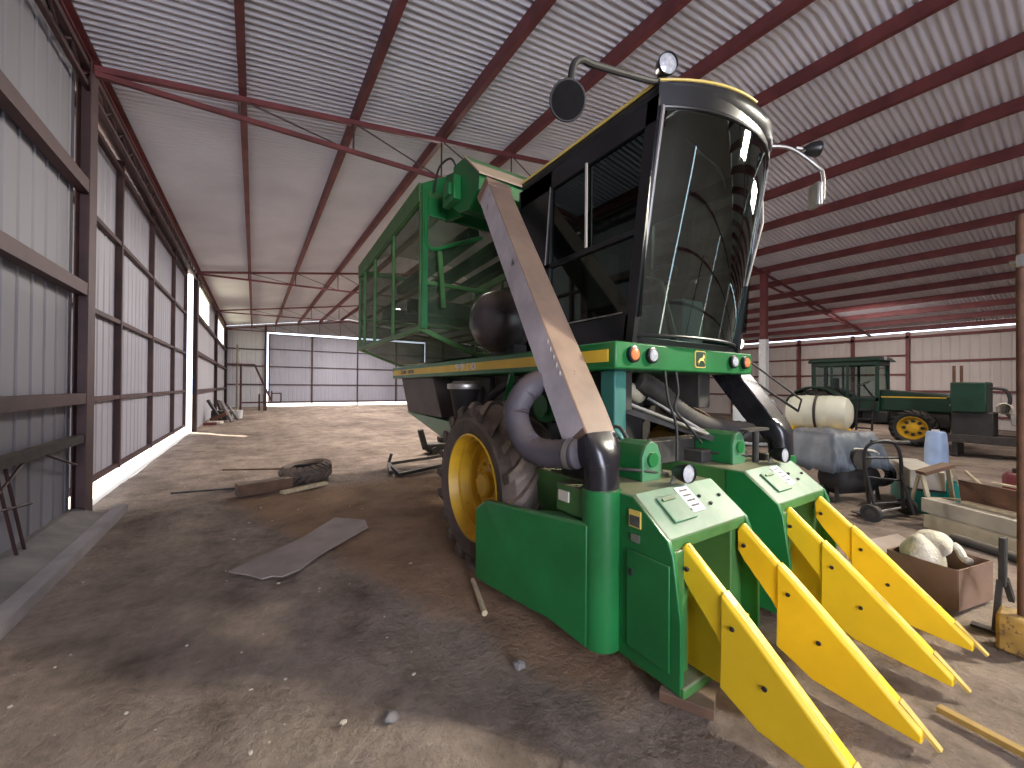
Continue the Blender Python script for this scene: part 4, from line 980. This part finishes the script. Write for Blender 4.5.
o = MB().bar((7.12, .78, .635), (6.88, .35, .635), .05, .02).build('pale_lath', WOODW, smooth=False); tag(o, 'white lath resting on the rusted plate edge', 'lath')
o = MB().cyl((6.55, 1.0, .055), (6.2, .42, .055), .05, 14).build('dark_pipe', SOOT); tag(o, 'dark steel pipe lying on the dirt before the timber stack', 'pipe')
o = MB().cyl((6.62, .82, .03), (6.4, .35, .03), .018, 8).build('thin_rod', RUST); tag(o, 'thin rusty rod lying beside the dark pipe', 'rod')
o = thing('red_canister', 'faded red canister standing behind the rusted plate', 'canister', (9.3, .8, 0))
P_(o)(MB().box(9.1, 9.5, .68, .92, 0, .5), 'can_body', RED, bevel=.05); P_(o)(MB().cyl((9.3, .8, .5), (9.3, .8, .56), .04, 12), 'can_cap', BLACKM)
# cardboard box with the sack of lint
bx = thing('cardboard_box', 'open brown cardboard box standing beside the fourth yellow divider', 'box', (4.79, .82, 0))
p = P_(bx)
ba = -.22; bc = V((4.80, .82, 0)); e1 = V((math.cos(ba), math.sin(ba), 0)); e2 = V((-math.sin(ba), math.cos(ba), 0)); hw, hd2, hh = .255, .215, .31
def wallp(c, sx_, sy_): return MB().obox(c + V((0, 0, hh / 2 + .012)), (sx_, sy_, hh), ba)
p(wallp(bc - e2 * hd2, 2 * hw, .012), 'front_side', CARD); p(wallp(bc + e2 * hd2, 2 * hw, .012), 'rear_side', CARD)
p(wallp(bc - e1 * hw, .012, 2 * hd2), 'left_side', CARD); p(wallp(bc + e1 * hw, .012, 2 * hd2), 'right_side', CARD)
p(MB().obox(bc + V((0, 0, .02)), (2 * hw, 2 * hd2, .012), ba), 'bottom_sheet', CARD)
p(MB().obox(bc + e2 * (hd2 + .085) + V((0, 0, hh - .012)), (2 * hw - .02, .18, .01), ba, .35), 'rear_flap', CARDG)
def lump(c, r, sq, seed, amp=.12):
    m = MB().ball(c, r, 28, sq); c = V(c)
    m.v = [c + (q - c) * (1 + amp * noise.noise((q - c) * (4.0 / r) * .35 + V((seed, 0, 0))) + amp * .5 * noise.noise((q - c) * (9 / r) * .4 + V((0, seed, 0)))) for q in m.v]; return m
ls = thing('lint_sack', 'fluffy cream sack of cotton lint bulging out of the cardboard box', 'sack', (4.75, .88, .03))
p = P_(ls)
p(lump((4.74, .90, .27), .17, (1.0, .8, 1.25), 2), 'sack_body', LINT, angle=70)
p(lump((4.83, .86, .40), .135, (1.1, .85, .8), 6), 'sack_top', LINT, angle=70)
p(MB().tube(smooth_path([(4.95, .80, .42), (5.0, .74, .36), (4.96, .70, .30), (4.93, .66, .29)]), [.03, .035, .03, .012, .03, .03, .03, .03, .03, .03, .03, .03, .03, .03, .03, .03, .03, .03, .03][:19], 8), 'loose_end', LINT)
# dark forked post and the rusty prop at the very edge
fp = thing('forked_post', 'short black forked steel post standing right of the cardboard box', 'post', (4.5, .45, 0))
p = P_(fp)
p(MB().bar((4.5, .45, .30), (4.53, .45, .64), .095, .035, (0, 1, 0)), 'post_blade', BLACKM, bevel=.006)
p(MB().bar((4.48, .46, .34), (4.36, .47, .01), .05, .03, (0, 1, 0)), 'fork_leg', BLACKM); p(MB().bar((4.53, .44, .34), (4.68, .425, .16), .045, .03, (0, 1, 0)), 'fork_leg', BLACKM)
p(MB().bar((4.36, .58, .012), (4.36, .32, .012), .07, .02), 'foot_plate', BLACKM)
rp = thing('steel_prop', 'tall rusty steel prop with yellow foot at the edge of the photograph', 'prop', (4.19, .338, 0))
p = P_(rp)
p(MB().cyl((4.19, .338, .2), (4.19, .342, 2.85), .022, 14), 'outer_tube', RUST)
p(MB().box(4.14, 4.24, .318, .358, 2.50, 2.58).cyl((4.19, .30, 2.54), (4.19, .39, 2.54), .016, 8), 'clamp', STEEL, bevel=.006)
p(MB().box(4.09, 4.29, .30, .44, 0, .24), 'yellow_foot', paint('rusty_yellow_casting', (.36, .22, .05), .6, .35, 8., worn=(.14, .07, .04), wornat=.55), bevel=.02)
o = board('yellow_lath', (3.04, .52, .022), (2.93, -.25, .022), .045, .03, WOODY, 'yellowish wooden lath lying on the dirt before the dividers', 'lath')
o = board('wood_block', (1.93, 1.40, .03), (2.05, 1.16, .03), .17, .055, WOODB, 'dark wooden block on the dirt under the left picking head', 'block')
# things on the floor left of the picker
fl = thing('flat_tyre', 'worn dark tyre lying flat on the dirt floor', 'tyre', (.80, 8.0, 0))
m = MB(); tyre(m, (0, 0, 0), .43, .25, .27, 22, .015)
Mt = Matrix.Translation(V((.80, 8.0, .15))) @ Matrix.Rotation(math.radians(84), 4, 'Y')
m.v = [Mt @ q for q in m.v]
P_(fl)(m, 'tyre_casing', RUBBER); m = MB().lathe([(.25, -.09), (.22, -.09), (.22, .09), (.25, .09)], (.80, 8.0, .15), (.1, 0, 1), 28); P_(fl)(m, 'rim_ring', SOOT)
board('wood_sleeper', (-.20, 7.30, .10), (.52, 7.52, .09), .22, .18, WOODB, 'dark brown wooden sleeper lying left of the flat tyre', 'sleeper')
board('loose_plank', (.38, 7.10, .03), (1.05, 7.42, .03), .13, .045, WOODP, 'pale plank lying on the dirt in front of the flat tyre', 'plank')
board('bent_rod', (-1.05, 7.95, .03), (-.15, 7.78, .03), .05, .03, SOOT, 'dark rod lying on the dirt near the left wall', 'rod')
board('old_stick', (-.5, 9.6, .03), (.75, 9.0, .03), .035, .03, RUST, 'long thin dark stick lying behind the flat tyre', 'stick')
card = [(-.18, 4.39), (-.013, 4.19), (.074, 4.05), (.15, 4.06), (.222, 4.0), (.368, 4.09), (.567, 4.34), (1.149, 4.87), (1.185, 5.17), (.881, 5.45), (.437, 4.88), (.082, 4.59)]
o = MB().prism([(x, y, .012 + .012 * noise.noise(V((x * 3, y * 3, 0)))) for x, y in card], (0, 0, .012)).build('cardboard_sheet', CARDG, smooth=False)
tag(o, 'torn flat cardboard sheet lying on the dirt floor', 'cardboard')
o = MB().cyl((1.60, 3.05, .025), (1.44, 2.55, .03), .022, 12).build('wooden_stick', WOODP); tag(o, 'short pale wooden stick lying beside the big front wheel', 'stick')
ff = thing('steel_bar_frame', 'small rusty steel frame lying flat behind the big front wheel', 'bar frame', (2.9, 8.0, 0))  # loose frame of steel bars
p = P_(ff)
p(MB().bar((2.42, 8.45, .05), (3.9, 8.75, .06), .06), 'long_bar', SOOT); p(MB().bar((2.28, 7.35, .04), (3.4, 7.75, .05), .06), 'long_bar', SOOT)
p(MB().bar((2.30, 7.3, .05), (2.42, 8.5, .05), .05), 'cross_bar', SOOT); p(MB().bar((2.2, 7.6, .04), (2.42, 8.5, .05), .05), 'cross_bar', SOOT); p(MB().bar((2.42, 8.5, .05), (2.48, 8.5, .25), .05), 'upright_pin', SOOT)
jk = thing('floor_jack', 'black floor jack with upright handle socket behind the big front wheel', 'jack', (4.0, 9.6, 0))
p = P_(jk)
p(MB().box(3.62, 4.9, 9.35, 9.75, .08, .26), 'jack_body', BLACKM, bevel=.04); p(MB().bar((3.62, 9.5, .12), (3.48, 9.5, .62), .13, .13), 'handle_socket', BLACKM, bevel=.02)
p(MB().box(4.0, 4.7, 9.4, 9.7, .26, .42), 'lift_arm', SOOT, bevel=.04)
for x in (3.8, 4.7): p(MB().cyl((x, 9.28, .09), (x, 9.82, .09), .09, 16), 'wheel', RUBBERD)
# far end: scrap pile by the left wall and the pipe gantry
for i, (a, b, w, mt, lb, ct, nm) in enumerate((
    ((-1.75, 22.6, 1.0), (-1.25, 22.3, .1), .11, BLACKM, 'black pipe leaning up from the scrap heap by the left wall', 'pipe', 'scrap_pipe'),
    ((-1.55, 22.9, .30), (-.95, 22.6, .28), .42, SOOT, 'dark machine casing in the middle of the scrap heap', 'casing', 'scrap_casing'),
    ((-1.25, 22.4, .95), (-.82, 21.9, .03), .12, CONC, 'pale steel bar leaning on the right of the scrap heap', 'bar', 'scrap_bar'),
    ((-1.05, 23.3, .75), (-.62, 22.9, .05), .10, CONC, 'grey bar leaning at the far side of the scrap heap', 'bar', 'scrap_bar'),
    ((-1.62, 21.4, .07), (-1.15, 21.2, .07), .30, CREAM, 'pale flat plate lying before the scrap heap', 'plate', 'scrap_plate'),
    ((-1.6, 22.2, .12), (-1.0, 21.9, .40), .16, RUST, 'rusty beam end sticking up before the dark casing of the scrap heap', 'beam', 'scrap_beam'),
    ((-1.45, 23.5, .95), (-1.15, 23.2, .05), .14, SOOT, 'dark bar standing behind the scrap heap casing', 'bar', 'scrap_bar'),
    ((-1.75, 20.9, .05), (-1.3, 20.8, .05), .12, OXIDE, 'red brown channel lying nearest before the pale plate by the scrap heap', 'channel', 'scrap_channel'))):
    o = MB().bar(a, b, w, w * (.35 if 'plate' in nm else 1)).build(nm, mt, bevel=.01); tag(o, lb, ct)
for i, (x, y, lb) in enumerate(((-1.0, 24.6, 'white bucket standing behind the scrap heap'), (-.62, 24.4, 'white bucket right of the other one behind the scrap heap'))):
    o = MB().lathe([(.001, 0), (.14, 0), (.17, .4), (.18, .42), (.15, .42), (.12, .03), (.001, .03)], (x, y, .0), (0, 0, 1), 16).build('white_bucket', DECALW); tag(o, lb, 'bucket')
gt = thing('pipe_gantry', 'rusty pipe gantry with sloping brace standing at the far door', 'gantry', (-.3, 31, 0))
p = P_(gt)
p(MB().cyl((-.92, 31, 0), (-.92, 31, 4.3), .06, 8), 'post', paint('pale_post', (.20, .17, .12), .6, .2, 4.)); p(MB().cyl((-.72, 31.2, 0), (-.72, 31.2, 3.0), .06, 8), 'post', OXIDED)
p(MB().bar((-1.5, 31, 3.02), (.05, 31, 3.02), .12), 'top_bar', OXIDED); p(MB().bar((.02, 31, 3.02), (.98, 31, .65), .12), 'sloping_brace', OXIDED)
p(MB().bar((-.75, 31, .55), (1.55, 31, .55), .1), 'lower_bar', OXIDED); p(MB().bar((.62, 31, 0), (.62, 31, 1.1), .2), 'leg', OXIDED); p(MB().bar((.3, 31.3, 0), (.3, 31.3, 1.1), .1), 'leg', OXIDED)
p(MB().bar((1.0, 31, .6), (1.0, 31, 1.3), .09).bar((1.0, 31, 1.15), (1.56, 31, 1.15), .08).bar((1.54, 31, 1.15), (1.54, 31, .55), .08), 'end_frame', OXIDED)
# uncountable litter: crumbs of cotton and grit trodden into the dirt
lt = MB(); rn = random.Random(3)
avoid = ((.8, 8, .6), (.1, 7.4, .6), (.6, 4.7, .8), (.75, 7.25, .5), (-.6, 7.85, .6), (1.52, 2.8, .35), (4.8, .8, .5), (2.0, 1.3, .3))
for k in range(190):
    y = rn.uniform(.5, 9.5); x = rn.uniform(-1.3, 3.2 if y < 1.2 else 1.4)
    if rn.random() < .2: x = rn.uniform(5.3, 6.0); y = rn.uniform(.6, 2.2)
    if any((x - a) ** 2 + (y - b) ** 2 < c * c for a, b, c in avoid): continue
    r = rn.choice((.003, .004, .005, .006, .008, .011)) * (1 + .04 * y)
    h = .030 * noise.noise(V((x * .9, y * .7, 0))) + .014 * noise.noise(V((x * 2.7, y * 2.2, 3))) - .012
    lt.ball((x, y, h + r * .5), r, 6, (rn.uniform(.8, 1.8), rn.uniform(.7, 1.3), .7))
o = lt.build('floor_litter', paint('lint_crumbs', (.5, .44, .36), .95, .3, 30.)); tag(o, 'crumbs of cotton and grit scattered over the dirt floor', 'litter', kind='stuff')
for k, (x, y, r, lb) in enumerate(((.60, 2.02, .035, 'grey clod lying on the dirt right of the ruts'), (.55, 1.62, .03, 'whitish clod lying nearest below the rut edge'), (-.1, 2.0, .03, 'grey crumpled clod lying leftmost of the loose clods'), (1.36, 1.98, .035, 'light stone lying just left of the green shield'), (3.55, .72, .04, 'pale clod lying between the third and fourth dividers'))):
    o = lump((x, y, r * .55), r, (1.2, .9, .7), k, .3).build('dirt_clod', CREAM if k == 1 else CONC); tag(o, lb, 'clod')
#@@P1

# ------------------------------------------------------------------ light
wd = bpy.data.worlds.new('sky'); S.world = wd; wd.use_nodes = True
bg = wd.node_tree.nodes['Background']; bg.inputs[0].default_value = (.72, .84, 1, 1); bg.inputs[1].default_value = 4.0
def area(name, loc, target, sx_, sy_, e, col, spread=180):
    l = bpy.data.lights.new(name, 'AREA'); l.shape = 'RECTANGLE'; l.size = sx_; l.size_y = sy_; l.energy = e; l.color = col; l.spread = math.radians(spread)
    o = bpy.data.objects.new(name, l); COL.objects.link(o); o.location = loc
    o.rotation_euler = (V(target) - V(loc)).to_track_quat('-Z', 'Y').to_euler(); return o
sun = bpy.data.lights.new('sun', 'SUN'); sun.energy = 19.; sun.angle = math.radians(1.); sun.color = (1, .93, .8)
so = bpy.data.objects.new('sun', sun); COL.objects.link(so); so.rotation_euler = V((.30, -.38, -.87)).to_track_quat('-Z', 'Y').to_euler()
area('doorway_daylight', (-.1, Y0 + .3, 2.5), (.2, 6, 1.6), 2.9, 4.6, 780, (.80, .83, 1))
area('unseen_bay_light', (9.5, -2.6, 6.0), (1.6, 2.2, .2), .7, .7, 300, (1, .94, .78), 80)  # unseen light set to throw the shadow edge on the near floor
area('unseen_bay_light', (4.4, 9.8, 6.25), (4.0, 9.0, 0), .5, .5, 520, (1, .91, .84))  # unseen light over the basket, set for the shadow edge behind it
area('unseen_bay_light', (5.5, 14.5, 6.2), (5, 14.5, 0), 2.5, 2.5, 500, (1, .93, .90))  # added unseen fill for the middle bay
area('unseen_bay_light', (5.5, 22.5, 6.2), (5, 22.5, 0), 2.5, 2.5, 760, (1, .93, .90))  # added unseen fill for the far floor
area('unseen_bay_light', (6.9, 31, 6.3), (6.9, 31, 0), 4, 4, 950, (1, .95, .94))  # added unseen fill that brightens the far end wall
area('unseen_bay_light', (12.5, .5, 6.0), (12.5, .5, 0), 2, 2, 300, (1, .92, .87))  # added unseen fill for the right floor and front wall
area('added_aisle_light', (20.5, 6, 4.5), (23, 6, 0), 2, 2, 280, (1, .91, .85))  # added unseen fill over the side aisle

# ------------------------------------------------------------------ camera
cd = bpy.data.cameras.new('camera'); cam = bpy.data.objects.new('camera', cd); COL.objects.link(cam); S.camera = cam
f = 395.; cd.sensor_fit = 'HORIZONTAL'; cd.sensor_width = 36; cd.lens = f / 1024 * 36; cd.clip_start = .05
v1 = V(((254 - 512) / f, (385 - 384) / f, 1)).normalized(); v2 = V(((1117 - 512) / f, (391 - 384) / f, 1))
v2 = (v2 - v1 * v1.dot(v2)).normalized(); v3 = v2.cross(v1)      # world X, Y, Z axes seen in image axes (right, down, forward)
v3 = V((v2.y*v1.z - v2.z*v1.y, v2.z*v1.x - v2.x*v1.z, v2.x*v1.y - v2.y*v1.x))
R = Matrix((v2, v1, v3))                                          # rows: world axes in camera image axes
right = V((R[0][0], R[1][0], R[2][0])); down = V((R[0][1], R[1][1], R[2][1])); fwd = V((R[0][2], R[1][2], R[2][2]))
M = Matrix((right, -down, -fwd)).transposed().to_4x4(); M.translation = V((0, 0, 1.7)); cam.matrix_world = M

S.view_settings.view_transform = 'Standard'; S.view_settings.look = 'None'; S.view_settings.gamma = 1.; S.view_settings.use_curve_mapping = False
S.view_settings.exposure = 0.
S.cycles.use_denoising = True; S.cycles.max_bounces = 10; S.cycles.diffuse_bounces = 5; S.cycles.transparent_max_bounces = 16; S.cycles.sample_clamp_indirect = 4.
